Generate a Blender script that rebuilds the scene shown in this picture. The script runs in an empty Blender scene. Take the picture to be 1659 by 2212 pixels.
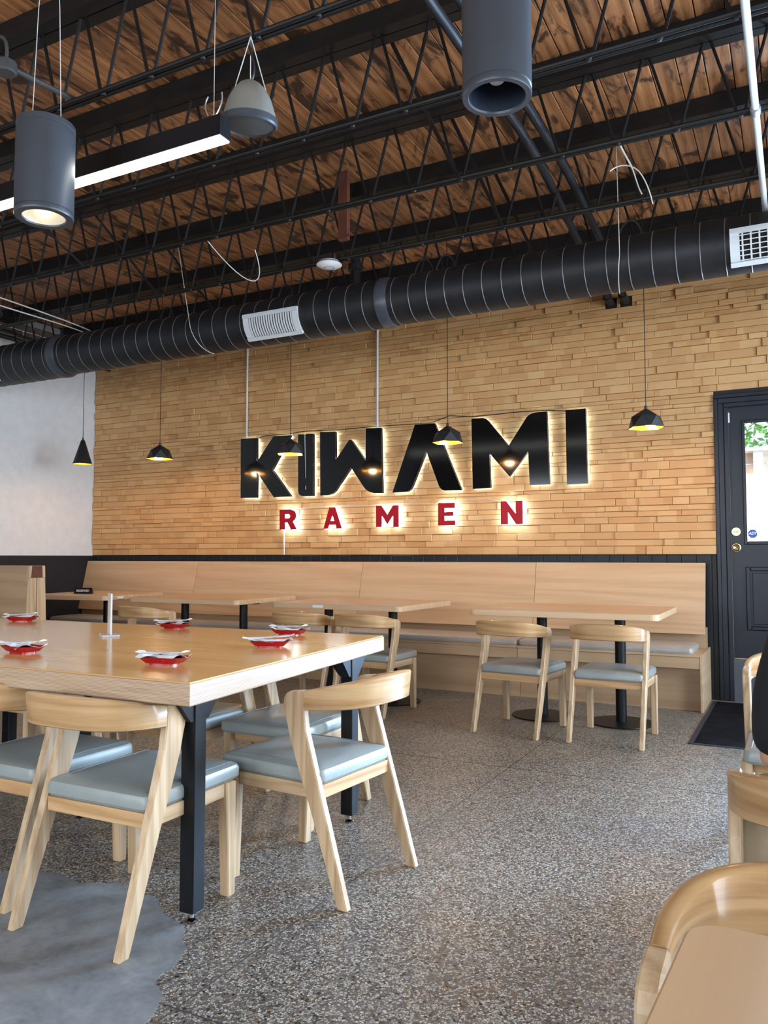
import bpy, bmesh, math, random
from mathutils import Vector, Matrix
from mathutils.geometry import tessellate_polygon
R = random.Random(7)
S = bpy.context.scene
COL = S.collection
D = bpy.data

# ------------------------------------------------------------------ camera, world, sun, window light, exposure
CAM_H = 1.18
YAW, PITCH, FPX = -0.47817, 0.056294, 1727.6
cam = D.objects.new('camera', D.cameras.new('camera')); COL.objects.link(cam); S.camera = cam
fw = Vector((math.sin(YAW)*math.cos(PITCH), math.cos(YAW)*math.cos(PITCH), math.sin(PITCH)))
rt = Vector((math.cos(YAW), -math.sin(YAW), 0)); up = rt.cross(fw)
mw = Matrix((rt, up, -fw)).transposed().to_4x4(); mw.translation = (0, 0, CAM_H)
cam.matrix_world = mw
cam.data.sensor_fit = 'HORIZONTAL'; cam.data.sensor_width = 36; cam.data.lens = 36*FPX/1659
cam.data.clip_start = .05

W = D.worlds.new('world'); S.world = W; W.use_nodes = True
bg = W.node_tree.nodes['Background']; bg.inputs[0].default_value = (.62, .80, 1, 1); bg.inputs[1].default_value = 2.5

def light(name, kind, loc, energy, color, rot=(0, 0, 0), parent=None, **kw):
    l = D.lights.new(name, kind); l.energy = energy; l.color = color
    for k, v in kw.items(): setattr(l, k, v)
    o = D.objects.new(name, l); o.location = loc; o.rotation_euler = rot; COL.objects.link(o)
    if parent: o.parent = parent
    return o
sun = light('sun', 'SUN', (0, 0, 9), 12.0, (1, .95, .86), angle=.01)
sun.rotation_euler = Vector((.62, .30, -.72)).to_track_quat('-Z', 'Y').to_euler()
# daylight through the shop windows (right wall and front wall)
XR, YF = 2.7, -2.4
WIN_R = [(.2, 1.9), (2.2, 3.9), (4.2, 5.9)]          # y ranges of the openings in the right wall
WIN_F = [(-5.6, -3.6), (-3.2, -1.2), (-.8, 1.2)]      # x ranges of the openings in the front wall
WZ0, WZ1 = .75, 2.85
WIN_B = (.78, 2.45)                                   # tall shop window beside the door in the back wall
light('window_light', 'AREA', ((WIN_B[0]+WIN_B[1])/2, 7.42, 1.6), 1000, (.42, .66, 1), (-math.pi/2, 0, 0), shape='RECTANGLE', size=WIN_B[1]-WIN_B[0], size_y=2.4)
for (a, b), pw in zip(WIN_R, (55, 95, 150)):
    light('window_light', 'AREA', (XR+.22, (a+b)/2, (WZ0+WZ1)/2), pw, (.80, .90, 1), (0, math.pi/2, 0), shape='RECTANGLE', size=WZ1-WZ0, size_y=b-a)
for a, b in WIN_F:
    light('window_light', 'AREA', ((a+b)/2, YF-.22, (WZ0+WZ1)/2), 62, (.95, .97, 1), (math.pi/2, 0, 0), shape='RECTANGLE', size=b-a, size_y=WZ1-WZ0)
vs = S.view_settings; vs.view_transform = 'Standard'; vs.look = 'None'; vs.gamma = 1; vs.use_curve_mapping = False
vs.exposure = 0.5

# ------------------------------------------------------------------ materials
def srgb(r, g, b):
    f = lambda c: (c/255/12.92) if c/255 <= .04045 else ((c/255+.055)/1.055)**2.4
    return (f(r), f(g), f(b), 1)
class NT:
    def __init__(s, name):
        m = D.materials.new(name); m.use_nodes = True; s.m = m; s.t = m.node_tree
        s.b = s.t.nodes['Principled BSDF']
    def n(s, typ, **kw):
        x = s.t.nodes.new('ShaderNode'+typ)
        for k, v in kw.items():
            if k in ('ins',):
                for kk, vv in v.items(): s.set(x.inputs[kk], vv)
            else: setattr(x, k, v)
        return x
    def set(s, inp, v):
        if isinstance(v, bpy.types.NodeSocket): s.t.links.new(v, inp)
        else: inp.default_value = v
    def math(s, op, a, b=0):
        x = s.n('Math', operation=op); s.set(x.inputs[0], a); s.set(x.inputs[1], b); return x.outputs[0]
    def ramp(s, fac, stops, interp='LINEAR'):
        x = s.n('ValToRGB'); r = x.color_ramp; r.interpolation = interp
        while len(r.elements) < len(stops): r.elements.new(.5)
        for e, (p, c) in zip(r.elements, stops): e.position = p; e.color = c
        s.set(x.inputs[0], fac); return x.outputs[0]
    def mix(s, fac, a, b, blend='MIX'):
        x = s.n('Mix', data_type='RGBA', blend_type=blend)
        s.set(x.inputs[0], fac); s.set(x.inputs[6], a); s.set(x.inputs[7], b); return x.outputs[2]
    def coords(s, scale=(1, 1, 1), rnd=8.0, world=False):
        if world: c = s.n('NewGeometry').outputs['Position']
        else: c = s.n('TexCoord').outputs['Object']
        oi = s.n('ObjectInfo').outputs['Random']
        off = s.n('CombineXYZ'); s.set(off.inputs[0], s.math('MULTIPLY', oi, rnd)); s.set(off.inputs[1], s.math('MULTIPLY', oi, rnd*1.7)); s.set(off.inputs[2], s.math('MULTIPLY', oi, rnd*.6))
        a = s.n('VectorMath', operation='ADD'); s.set(a.inputs[0], c); s.set(a.inputs[1], off.outputs[0])
        mp = s.n('Mapping'); s.set(mp.inputs[0], a.outputs[0]); mp.inputs['Scale'].default_value = scale
        return mp.outputs[0]
    def noise(s, vec, scale=5, detail=4, rough=.55, dist=0):
        x = s.n('TexNoise'); s.set(x.inputs['Vector'], vec); x.inputs['Scale'].default_value = scale
        x.inputs['Detail'].default_value = detail; x.inputs['Roughness'].default_value = rough; x.inputs['Distortion'].default_value = dist
        return x.outputs['Fac']
    def bump(s, h, strength=.2, dist=.002):
        x = s.n('Bump'); x.inputs['Strength'].default_value = strength; x.inputs['Distance'].default_value = dist
        s.set(x.inputs['Height'], h); s.set(s.b.inputs['Normal'], x.outputs[0])
    def out(s, color=None, rough=.5, metal=0, spec=None, coat=0, coat_rough=.1):
        if color is not None: s.set(s.b.inputs['Base Color'], color)
        s.set(s.b.inputs['Roughness'], rough); s.set(s.b.inputs['Metallic'], metal)
        if spec is not None: s.set(s.b.inputs['Specular IOR Level'], spec)
        s.b.inputs['Coat Weight'].default_value = coat; s.b.inputs['Coat Roughness'].default_value = coat_rough
        return s.m

def plain(name, c, rough=.5, metal=0, spec=None, noise=.06, coat=0):
    t = NT(name); v = t.coords()
    n = t.noise(v, 9, 4)
    c2 = tuple(max(0, x*(1-noise*2.2)) for x in c[:3])+(1,); c3 = tuple(min(1, x*(1+noise*2.2)) for x in c[:3])+(1,)
    return t.out(t.ramp(n, [(.3, c2), (.7, c3)]), rough, metal, spec, coat)
def emit(name, c, s):
    t = NT(name); t.b.inputs['Base Color'].default_value = (.8, .8, .8, 1)
    t.b.inputs['Emission Color'].default_value = c; t.b.inputs['Emission Strength'].default_value = s
    return t.m
def wood(name, lo, mid, hi, axis, rough=.4, freq=55, coat=0, spread=.25, figure=1.0, bump=.12, world=False):
    """straight-grained timber, grain running along axis"""
    t = NT(name)
    sc = [1, 1, 1]
    for ax_ in (axis if isinstance(axis, tuple) else (axis,)): sc[ax_] = .045
    v = t.coords(tuple(sc), world=world)
    fine = t.noise(v, freq*1.6, 5, .65, .3)
    big = t.noise(v, freq*.22, 3, .5, 1.2*figure)
    rings = t.n('TexWave', wave_type='RINGS' if False else 'BANDS', bands_direction='DIAGONAL')
    t.set(rings.inputs['Vector'], v); rings.inputs['Scale'].default_value = freq*.16; rings.inputs['Distortion'].default_value = 9*figure
    rings.inputs['Detail'].default_value = 3; rings.inputs['Detail Scale'].default_value = 1.2
    f = t.math('ADD', t.math('MULTIPLY', fine, .45), t.math('ADD', t.math('MULTIPLY', rings.outputs['Fac'], .22), t.math('MULTIPLY', big, .33)))
    c = t.ramp(f, [(.5-spread, lo), (.5, mid), (.5+spread, hi)])
    oi = t.n('ObjectInfo').outputs['Random']
    hs = t.n('HueSaturation'); t.set(hs.inputs['Color'], c); t.set(hs.inputs['Value'], t.math('ADD', t.math('MULTIPLY', oi, .16), .92))
    if bump: t.bump(fine, bump, .001)
    return t.out(hs.outputs[0], rough, coat=coat)

ASH = (srgb(166, 132, 96), srgb(196, 165, 128), srgb(213, 187, 153))
m_ash_z = wood('ash_vertical', *ASH, 2, .42, 70)
m_ash_x = wood('ash_across', srgb(160, 116, 74), srgb(196, 154, 106), srgb(214, 178, 132), 0, .42, 60)
m_ash_y = wood('ash_along', *ASH, 1, .42, 60)
m_ash_band = wood('ash_lacquered', srgb(158, 118, 76), srgb(188, 148, 102), srgb(204, 170, 126), (0, 1), .3, 75, coat=.35)
m_maple = wood('maple_veneer', srgb(190, 154, 116), srgb(202, 168, 130), srgb(212, 180, 144), 0, .38, 26, figure=1.5, bump=.03)
m_maple_y = wood('maple_veneer_depth', srgb(190, 154, 116), srgb(202, 168, 130), srgb(212, 180, 144), 1, .38, 26, figure=1.5, bump=.03)
m_maple_dark = wood('maple_edge', srgb(172, 138, 104), srgb(188, 154, 118), srgb(200, 168, 132), 0, .4, 24, bump=.03)
m_table = wood('lacquered_birch_top', srgb(204, 154, 94), srgb(216, 168, 106), srgb(226, 180, 120), 0, .2, 16, coat=.3, figure=2.0, spread=.3, bump=.02)
m_fgtable = wood('laminate_maple', srgb(200, 158, 114), srgb(210, 170, 126), srgb(218, 180, 138), 1, .45, 18, figure=1.6, spread=.3, bump=.01)
m_leather = plain('grey_blue_leather', srgb(146, 152, 149), .34, noise=.03)
m_bench_leather = plain('grey_vinyl', srgb(172, 166, 160), .34, noise=.03)
m_black = plain('black_powder_coat', srgb(13, 14, 17), .42, spec=.3)
m_steel_black = plain('black_painted_steel', srgb(24, 22, 21), .5, noise=.15, spec=.3)
m_duct = plain('black_painted_duct', srgb(32, 32, 34), .5, noise=.12, spec=.35)
m_cyl = plain('charcoal_satin_metal', srgb(58, 62, 68), .38, noise=.03)
m_galv = plain('galvanised_metal', srgb(170, 176, 180), .35, .6)
m_white_metal = plain('white_painted_metal', srgb(214, 218, 220), .4, noise=.02)
m_chrome = plain('chrome', srgb(200, 200, 205), .12, 1)
m_brass = plain('polished_brass', srgb(214, 190, 130), .16, 1)
m_gloss_black = plain('gloss_black_acrylic', srgb(14, 14, 15), .10, noise=.02, spec=.4)
m_red_acrylic = plain('gloss_red_acrylic', srgb(165, 16, 36), .42, noise=.02, spec=.25)
m_dark_wall = plain('charcoal_wall_paint', srgb(36, 36, 40), .5, spec=.3)
m_board = plain('black_board_paint', srgb(26, 27, 31), .45, spec=.35)
m_door = plain('black_door_paint', srgb(26, 30, 40), .35, noise=.04, spec=.35)
m_white_wall = plain('white_wall_paint', srgb(226, 229, 230), .7, noise=.02)
m_joint = plain('divider_metal', srgb(74, 66, 60), .5)
m_gap = plain('dark_gap', srgb(30, 22, 16), .9)
m_gold = plain('gold_lining', srgb(232, 170, 60), .3, .7, noise=.02)
m_shade = plain('matte_black_shade', srgb(34, 34, 36), .5)
m_speaker = plain('speaker_grey', srgb(122, 120, 112), .5)
m_speaker_dark = plain('speaker_grille', srgb(62, 62, 60), .6)
m_white_plastic = plain('white_plastic', srgb(226, 230, 232), .35, noise=.01)
m_red_tray = plain('red_melamine', srgb(164, 14, 24), .22, noise=.03)
m_mat = plain('black_mat_pile', srgb(20, 21, 24), .95, noise=.3, spec=.1)
m_brick_dark = plain('old_brick', srgb(92, 74, 64), .85, noise=.2)
m_bracket = plain('red_brown_timber', srgb(96, 50, 34), .6, noise=.12)
m_shirt = plain('black_cotton', srgb(18, 19, 24), .85, noise=.08)
m_trousers = plain('khaki_cotton', srgb(176, 156, 126), .8)
m_skin = plain('skin', srgb(206, 158, 128), .5, noise=.03)
m_hair = plain('dark_hair', srgb(38, 28, 22), .5, noise=.2)
m_eye = plain('eye_white', srgb(230, 228, 224), .25)
m_lip = plain('lip', srgb(176, 106, 96), .45)
m_wire = plain('pale_wire', srgb(206, 204, 196), .4)
m_cable = plain('black_cable', srgb(22, 22, 24), .5)
m_concrete_out = plain('outdoor_concrete', srgb(170, 168, 160), .9)
m_bulb = emit('warm_bulb', (1, .72, .36, 1), 38)
m_bulb_low = emit('dim_warm_bulb', (1, .8, .5, 1), 5)
m_bulb_off = plain('frosted_bulb', srgb(225, 222, 214), .35)
m_led = emit('led_diffuser', (1, .97, .9, 1), 11)
m_halo = emit('white_led_edge', (.5, .76, 1, 1), 13)
m_halo_soft = emit('white_led_edge_soft', (.5, .76, 1, 1), 5.0)

def mk_cladding():
    t = NT('rubberwood_cladding')
    g = t.n('NewGeometry'); pos = g.outputs['Position']
    isl = t.math('FRACT', t.math('ADD', g.outputs['Random Per Island'], t.n('ObjectInfo').outputs['Random']))
    sp = t.n('SeparateXYZ'); t.set(sp.inputs[0], pos)
    cell = t.math('FLOOR', t.math('ADD', t.math('MULTIPLY', sp.outputs[0], 6.5), t.math('MULTIPLY', isl, 37)))
    wn = t.n('TexWhiteNoise', noise_dimensions='2D')
    cv = t.n('CombineXYZ'); t.set(cv.inputs[0], cell); t.set(cv.inputs[1], t.math('MULTIPLY', isl, 91)); t.set(wn.inputs['Vector'], cv.outputs[0])
    off = t.n('CombineXYZ'); t.set(off.inputs[0], t.math('MULTIPLY', wn.outputs['Value'], 9)); t.set(off.inputs[2], t.math('MULTIPLY', isl, 5))
    a = t.n('VectorMath', operation='ADD'); t.set(a.inputs[0], pos); t.set(a.inputs[1], off.outputs[0])
    mp = t.n('Mapping'); t.set(mp.inputs[0], a.outputs[0]); mp.inputs['Scale'].default_value = (.07, 1, 1)
    grain = t.noise(mp.outputs[0], 90, 5, .65, .5)
    tone = t.math('ADD', t.math('MULTIPLY', wn.outputs['Value'], .42), t.math('ADD', t.math('MULTIPLY', isl, .14), t.math('MULTIPLY', grain, .46)))
    c = t.ramp(tone, [(.14, srgb(178, 126, 78)), (.32, srgb(200, 150, 96)), (.6, srgb(210, 164, 108)), (.95, srgb(220, 180, 128))])
    t.bump(grain, .1, .001)
    return t.out(c, .5)
m_clad = mk_cladding()

def mk_ceiling():
    t = NT('old_pine_plank')
    v = t.coords((1, .06, 1), rnd=30, world=True)
    v2 = t.coords((1, .42, 1), rnd=30, world=True)
    grain = t.noise(v, 70, 5, .65, .6)
    rings = t.n('TexWave', bands_direction='X'); t.set(rings.inputs['Vector'], v); rings.inputs['Scale'].default_value = 5; rings.inputs['Distortion'].default_value = 5; rings.inputs['Detail'].default_value = 2
    f = t.math('ADD', t.math('MULTIPLY', grain, .8), t.math('MULTIPLY', rings.outputs['Fac'], .2))
    base = t.ramp(f, [(.28, srgb(116, 72, 40)), (.5, srgb(158, 104, 62)), (.74, srgb(184, 130, 82))])
    oi = t.n('ObjectInfo').outputs['Random']
    hs = t.n('HueSaturation'); t.set(hs.inputs['Color'], base); t.set(hs.inputs['Value'], t.math('ADD', t.math('MULTIPLY', oi, .5), .72)); hs.inputs['Saturation'].default_value = .98
    st = t.noise(v2, 4.6, 8, .62, 1.6)
    mask = t.ramp(st, [(.52, (0, 0, 0, 1)), (.60, (1, 1, 1, 1))])
    c = t.mix(t.math('MULTIPLY', mask, .9), hs.outputs[0], srgb(40, 23, 15))
    kn = t.n('TexVoronoi'); t.set(kn.inputs['Vector'], t.coords((1, .42, 1), rnd=30, world=True)); kn.inputs['Scale'].default_value = 5.5
    km = t.ramp(kn.outputs['Distance'], [(.04, (1, 1, 1, 1)), (.13, (0, 0, 0, 1))])
    c = t.mix(t.math('MULTIPLY', km, .7), c, srgb(58, 32, 20))
    t.bump(grain, .15, .002)
    return t.out(c, .55)
m_plank = mk_ceiling()

def mk_terrazzo():
    t = NT('terrazzo')
    c = t.n('TexCoord').outputs['Object']
    wob = t.n('TexNoise'); t.set(wob.inputs['Vector'], c); wob.inputs['Scale'].default_value = 60
    a = t.n('VectorMath', operation='MULTIPLY_ADD'); t.set(a.inputs[0], wob.outputs['Color']); a.inputs[1].default_value = (.004, .004, 0); t.set(a.inputs[2], c)
    v1 = t.n('TexVoronoi'); t.set(v1.inputs['Vector'], a.outputs[0]); v1.inputs['Scale'].default_value = 125; v1.inputs['Randomness'].default_value = 1
    v2 = t.n('TexVoronoi', feature='DISTANCE_TO_EDGE'); t.set(v2.inputs['Vector'], a.outputs[0]); v2.inputs['Scale'].default_value = 125
    sp = t.n('SeparateColor'); t.set(sp.inputs[0], v1.outputs['Color'])
    chip = t.ramp(sp.outputs[0], [(0, srgb(192, 184, 170)), (.25, srgb(170, 164, 154)), (.42, srgb(204, 197, 184)), (.60, srgb(156, 144, 130)), (.72, srgb(182, 170, 152)), (.83, srgb(116, 98, 84)), (.89, srgb(36, 34, 36)), (.955, srgb(150, 100, 68)), (.98, srgb(176, 140, 84))], 'CONSTANT')
    edge = t.ramp(v2.outputs['Distance'], [(.04, (0, 0, 0, 1)), (.13, (1, 1, 1, 1))])
    size = t.ramp(sp.outputs[1], [(.0, (1, 1, 1, 1)), (.62, (1, 1, 1, 1)), (.66, (.25, .25, .25, 1))], 'CONSTANT')
    col = t.mix(t.math('MULTIPLY', edge, size), srgb(84, 77, 71), chip)
    big = t.noise(c, 1.3, 4, .6)
    col = t.mix(1.0, col, t.ramp(big, [(.3, (.80, .79, .78, 1)), (.7, (1.0, .985, .96, 1))]), 'MULTIPLY')
    ro = t.math('ADD', t.math('MULTIPLY', t.noise(c, 2.2, 5, .6), .42), .20)
    return t.out(col, ro, spec=.7)
m_terrazzo = mk_terrazzo()
def mk_patch():
    t = NT('concrete_patch'); c = t.n('TexCoord').outputs['Object']
    n = t.noise(c, 5, 6, .65, .8); n2 = t.noise(c, 40, 4, .6)
    col = t.ramp(t.math('ADD', t.math('MULTIPLY', n, .75), t.math('MULTIPLY', n2, .25)), [(.32, srgb(98, 98, 98)), (.5, srgb(128, 129, 130)), (.7, srgb(152, 152, 150))])
    return t.out(col, .5)
m_patch = mk_patch()
def mk_ply():
    t = NT('plywood_edge'); c = t.n('TexCoord').outputs['Object']
    sp = t.n('SeparateXYZ'); t.set(sp.inputs[0], c)
    w = t.noise(t.coords((.6, .6, 1), rnd=0), 14, 3)
    z = t.math('ADD', sp.outputs[2], t.math('MULTIPLY', w, .0022))
    band = t.math('FRACT', t.math('MULTIPLY', z, 230))
    st = t.coords((.04, .04, 1.6), rnd=0)
    n = t.noise(st, 110, 4, .7)
    f = t.math('ADD', t.math('MULTIPLY', band, .45), t.math('MULTIPLY', n, .55))
    col = t.ramp(f, [(.2, srgb(112, 84, 62)), (.38, srgb(166, 136, 108)), (.62, srgb(194, 166, 136)), (.88, srgb(206, 182, 154))])
    return t.out(col, .5)
m_ply = mk_ply()
def mk_glass(name, rough=.02, tint=(1, 1, 1, 1)):
    t = NT(name); t.b.inputs['Base Color'].default_value = tint; t.b.inputs['Roughness'].default_value = rough
    t.b.inputs['Transmission Weight'].default_value = 1; t.b.inputs['IOR'].default_value = 1.45
    return t.m
m_acrylic = mk_glass('clear_acrylic', .12); m_acrylic.node_tree.nodes['Principled BSDF'].inputs['Transmission Weight'].default_value = .55
def mk_pane():
    t = NT('window_glass'); t.t.nodes.remove(t.b)
    tr = t.n('BsdfTransparent'); gl = t.n('BsdfGlossy'); gl.inputs['Roughness'].default_value = .02
    fr = t.n('Fresnel'); fr.inputs['IOR'].default_value = 1.45
    mx = t.n('MixShader'); t.set(mx.inputs[0], fr.outputs[0]); t.set(mx.inputs[1], tr.outputs[0]); t.set(mx.inputs[2], gl.outputs[0])
    t.t.links.new(mx.outputs[0], t.t.nodes['Material Output'].inputs[0]); return t.m
m_pane = mk_pane()
def mk_paper():
    t = NT('white_paper'); c = t.coords((1, 1, 1))
    return t.out(t.ramp(t.noise(c, 30, 3), [(.3, srgb(222, 224, 228)), (.7, srgb(240, 240, 240))]), .7)
m_paper = mk_paper()
m_ink = plain('grey_ink', srgb(86, 88, 96), .7)
def mk_fence():
    return wood('cedar_fence', srgb(220, 180, 150), srgb(234, 206, 182), srgb(242, 222, 204), 0, .8, 30, figure=1.4)
m_fence = mk_fence()
m_fence_pale = plain('pale_timber', srgb(224, 214, 200), .8)
m_leaf = plain('green_leaf', srgb(96, 142, 70), .6, noise=.3)
m_blue_sticker = plain('blue_sticker', srgb(24, 78, 176), .4, noise=.01)
m_trunk = plain('bark', srgb(110, 92, 76), .9)

# ------------------------------------------------------------------ mesh builder
class MB:
    def __init__(s): s.v = []; s.f = []; s.sm = []
    def add(s, vs, fs, smooth=False):
        o = len(s.v); s.v += [tuple(v) for v in vs]; s.f += [[i+o for i in f] for f in fs]; s.sm += [smooth]*len(fs); return s
    def box(s, x0, x1, y0, y1, z0, z1):
        return s.add([(x0, y0, z0), (x1, y0, z0), (x1, y1, z0), (x0, y1, z0), (x0, y0, z1), (x1, y0, z1), (x1, y1, z1), (x0, y1, z1)],
                     [(3, 2, 1, 0), (4, 5, 6, 7), (0, 1, 5, 4), (1, 2, 6, 5), (2, 3, 7, 6), (3, 0, 4, 7)])
    def obox(s, c, ax, ay, az, hx, hy, hz):
        c = Vector(c); ax, ay, az = Vector(ax)*hx, Vector(ay)*hy, Vector(az)*hz
        P = [c+ax*i+ay*j+az*k for i, j, k in ((-1, -1, -1), (1, -1, -1), (1, 1, -1), (-1, 1, -1), (-1, -1, 1), (1, -1, 1), (1, 1, 1), (-1, 1, 1))]
        return s.add(P, [(3, 2, 1, 0), (4, 5, 6, 7), (0, 1, 5, 4), (1, 2, 6, 5), (2, 3, 7, 6), (3, 0, 4, 7)])
    def bar(s, a, b, w, h, upv=(0, 0, 1)):
        a, b = Vector(a), Vector(b); d = (b-a).normalized(); sd = d.cross(Vector(upv))
        if sd.length < 1e-4: sd = d.cross(Vector((0, 1, 0)))
        sd.normalize(); u = sd.cross(d)
        return s.obox((a+b)/2, d, sd, u, (b-a).length/2, w/2, h/2)
    def prism(s, poly, fn, t0, t1):
        n = len(poly)
        P = [fn(a, b, t0) for a, b in poly]+[fn(a, b, t1) for a, b in poly]
        F = [list(range(n-1, -1, -1)), list(range(n, 2*n))]+[[i, (i+1) % n, n+(i+1) % n, n+i] for i in range(n)]
        return s.add(P, F)
    def tprism(s, polys, fn, t0, t1):
        flat = [p for poly in polys for p in poly]; N = len(flat)
        tris = tessellate_polygon([[Vector((a, b, 0)) for a, b in poly] for poly in polys])
        P = [fn(a, b, t0) for a, b in flat]+[fn(a, b, t1) for a, b in flat]
        F = [[i, j, k] for i, j, k in tris]+[[k+N, j+N, i+N] for i, j, k in tris]
        o = 0
        for poly in polys:
            n = len(poly)
            F += [[o+i, o+(i+1) % n, N+o+(i+1) % n, N+o+i] for i in range(n)]; o += n
        return s.add(P, F)
    def tube(s, pts, r, n=8, caps=True, closed=False, radii=None):
        pts = [Vector(p) for p in pts]; m = len(pts); P = []; F = []
        ref = None
        for i, p in enumerate(pts):
            if closed: d = (pts[(i+1) % m]-pts[i-1])
            else: d = pts[min(i+1, m-1)]-pts[max(i-1, 0)]
            d.normalize()
            if ref is None:
                ref = d.cross(Vector((0, 0, 1)))
                if ref.length < 1e-3: ref = d.cross(Vector((1, 0, 0)))
            ref = (ref-d*ref.dot(d)).normalized(); b = d.cross(ref)
            rr = radii[i] if radii else r
            for k in range(n):
                a = 2*math.pi*k/n; P.append(p+ref*(math.cos(a)*rr)+b*(math.sin(a)*rr))
        rng = m if closed else m-1
        for i in range(rng):
            j = (i+1) % m
            for k in range(n): F.append([i*n+k, i*n+(k+1) % n, j*n+(k+1) % n, j*n+k])
        s.add(P, F, True)
        if caps and not closed:
            s.add(P[:n], [list(range(n-1, -1, -1))]); s.add(P[-n:], [list(range(n))])
        return s
    def lathe(s, prof, n=24, c=(0, 0, 0), smooth=True, axis='z', close0=False, close1=False):
        P = []; F = []
        for r, z in prof:
            for k in range(n):
                a = 2*math.pi*k/n; x, y = r*math.cos(a), r*math.sin(a)
                q = (x, y, z) if axis == 'z' else ((z, x, y) if axis == 'x' else (y, z, x))
                P.append((q[0]+c[0], q[1]+c[1], q[2]+c[2]))
        for i in range(len(prof)-1):
            for k in range(n): F.append([i*n+k, i*n+(k+1) % n, (i+1)*n+(k+1) % n, (i+1)*n+k])
        s.add(P, F, smooth)
        if close0: s.add(P[:n], [list(range(n-1, -1, -1))])
        if close1: s.add(P[-n:], [list(range(n))])
        return s
    def loft(s, rings, cap0=True, cap1=True, smooth=True):
        n = len(rings[0]); P = [p for r in rings for p in r]; F = []
        for i in range(len(rings)-1):
            for k in range(n): F.append([i*n+k, i*n+(k+1) % n, (i+1)*n+(k+1) % n, (i+1)*n+k])
        if cap0: F.append(list(range(n-1, -1, -1)))
        if cap1: F.append(list(range((len(rings)-1)*n, len(rings)*n)))
        return s.add(P, F, smooth)
    def mesh(s, name, mat=None, bevel=0, seg=1, angle=35):
        me = D.meshes.new(name); me.from_pydata(s.v, [], s.f)
        for p, q in zip(me.polygons, s.sm): p.use_smooth = q
        bm = bmesh.new(); bm.from_mesh(me)
        bmesh.ops.recalc_face_normals(bm, faces=bm.faces)
        if bevel:
            es = [e for e in bm.edges if len(e.link_faces) == 2 and e.calc_face_angle(0) > math.radians(30)]
            bmesh.ops.bevel(bm, geom=es, offset=bevel, segments=seg, affect='EDGES', profile=.5, clamp_overlap=True)
        bm.to_mesh(me); bm.free()
        if any(s.sm): me.set_sharp_from_angle(angle=math.radians(angle))
        if mat: me.materials.append(mat)
        return me
    def build(s, name, mat, parent=None, bevel=0, seg=1, loc=None, kind=None, label=None, angle=35):
        o = D.objects.new(name, s.mesh(name, mat, bevel, seg, angle)); COL.objects.link(o)
        if parent: o.parent = parent
        if loc: o.location = loc
        if kind: o['kind'] = kind
        if label: o['label'] = label
        return o

def tag(o, label, cat, group=None):
    o['label'] = label; o['category'] = cat
    if group: o['group'] = group
    return o
def thing(name, label, cat, loc=(0, 0, 0), rz=0, group=None):
    o = D.objects.new(name, None); COL.objects.link(o); o.empty_display_size = .1
    o.location = loc; o.rotation_euler = (0, 0, rz)
    return tag(o, label, cat, group)
def struct(name, mb, mat, **kw): return mb.build(name, mat, kind='structure', **kw)
def copy_tree(o, parent=None):
    c = o.copy(); COL.objects.link(c); c.parent = parent
    for ch in list(o.children): copy_tree(ch, c)
    return c
def bez(p0, p1, p2, p3, n=12):
    p0, p1, p2, p3 = map(Vector, (p0, p1, p2, p3)); out = []
    for i in range(n+1):
        t = i/n; out.append(p0*(1-t)**3+p1*3*t*(1-t)**2+p2*3*t*t*(1-t)+p3*t**3)
    return out
def rrect(x0, x1, y0, y1, r, z, n=5):
    P = []
    for cx, cy, a0 in ((x1-r, y1-r, 0), (x0+r, y1-r, 90), (x0+r, y0+r, 180), (x1-r, y0+r, 270)):
        for k in range(n+1):
            a = math.radians(a0+90*k/n); P.append((cx+r*math.cos(a), cy+r*math.sin(a), z))
    return P
def cushion(mb, x0, x1, y0, y1, z0, z1, r=.03, crown=.008, edge=.02):
    rings = []
    for ins, z in ((.008, z0), (0, z0+edge*.6), (0, z1-edge), (edge*.3, z1-edge*.35), (edge, z1), (edge*3.2, z1+crown*.6), (edge*6, z1+crown)):
        rings.append(rrect(x0+ins, x1-ins, y0+ins, y1-ins, max(r-ins*.3, .006), z))
    return mb.loft(rings)

XL, YW, ZP = -7.85, 7.22, 3.92      # left wall, back wall, underside of the roof planks

# ------------------------------------------------------------------ floor
fl = struct('floor', MB().box(XL-.2, XR+.2, YF-.2, YW+.1, -.1, 0), m_terrazzo)
patch = [(-1.42, 1.2), (-1.52, 1.45), (-1.50, 1.60), (-1.55, 1.70), (-1.63, 1.745), (-1.63, 1.82), (-1.67, 1.93), (-1.72, 1.97), (-1.78, 2.045), (-1.90, 2.08), (-2.03, 2.17), (-2.12, 2.15), (-2.22, 2.19), (-2.36, 2.13), (-2.5, 2.16), (-2.72, 2.05), (-2.95, 2.0), (-3.1, 1.7), (-3.0, 1.2), (-2.6, .8), (-2.1, .7), (-1.7, .85)]
pp = []
for i, p in enumerate(patch):
    q = patch[(i+1) % len(patch)]
    for k in range(6):
        t = k/6; pp.append((p[0]*(1-t)+q[0]*t+R.uniform(-.005, .005), p[1]*(1-t)+q[1]*t+R.uniform(-.005, .005)))
MB().tprism([pp], lambda a, b, t: (a, b, t), .0, .0012).build('concrete_patch', m_patch, fl)
for x in (-4.48, -2.98, -1.478, .03, 1.53):
    MB().box(x-.0015, x+.0015, YF, YW, 0, .0009).build('divider_strip', m_joint, fl)
for y in (-1.0, 1.67, 4.375):
    MB().box(XL, XR, y-.0015, y+.0015, 0, .0008).build('divider_strip', m_joint, fl)

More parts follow.
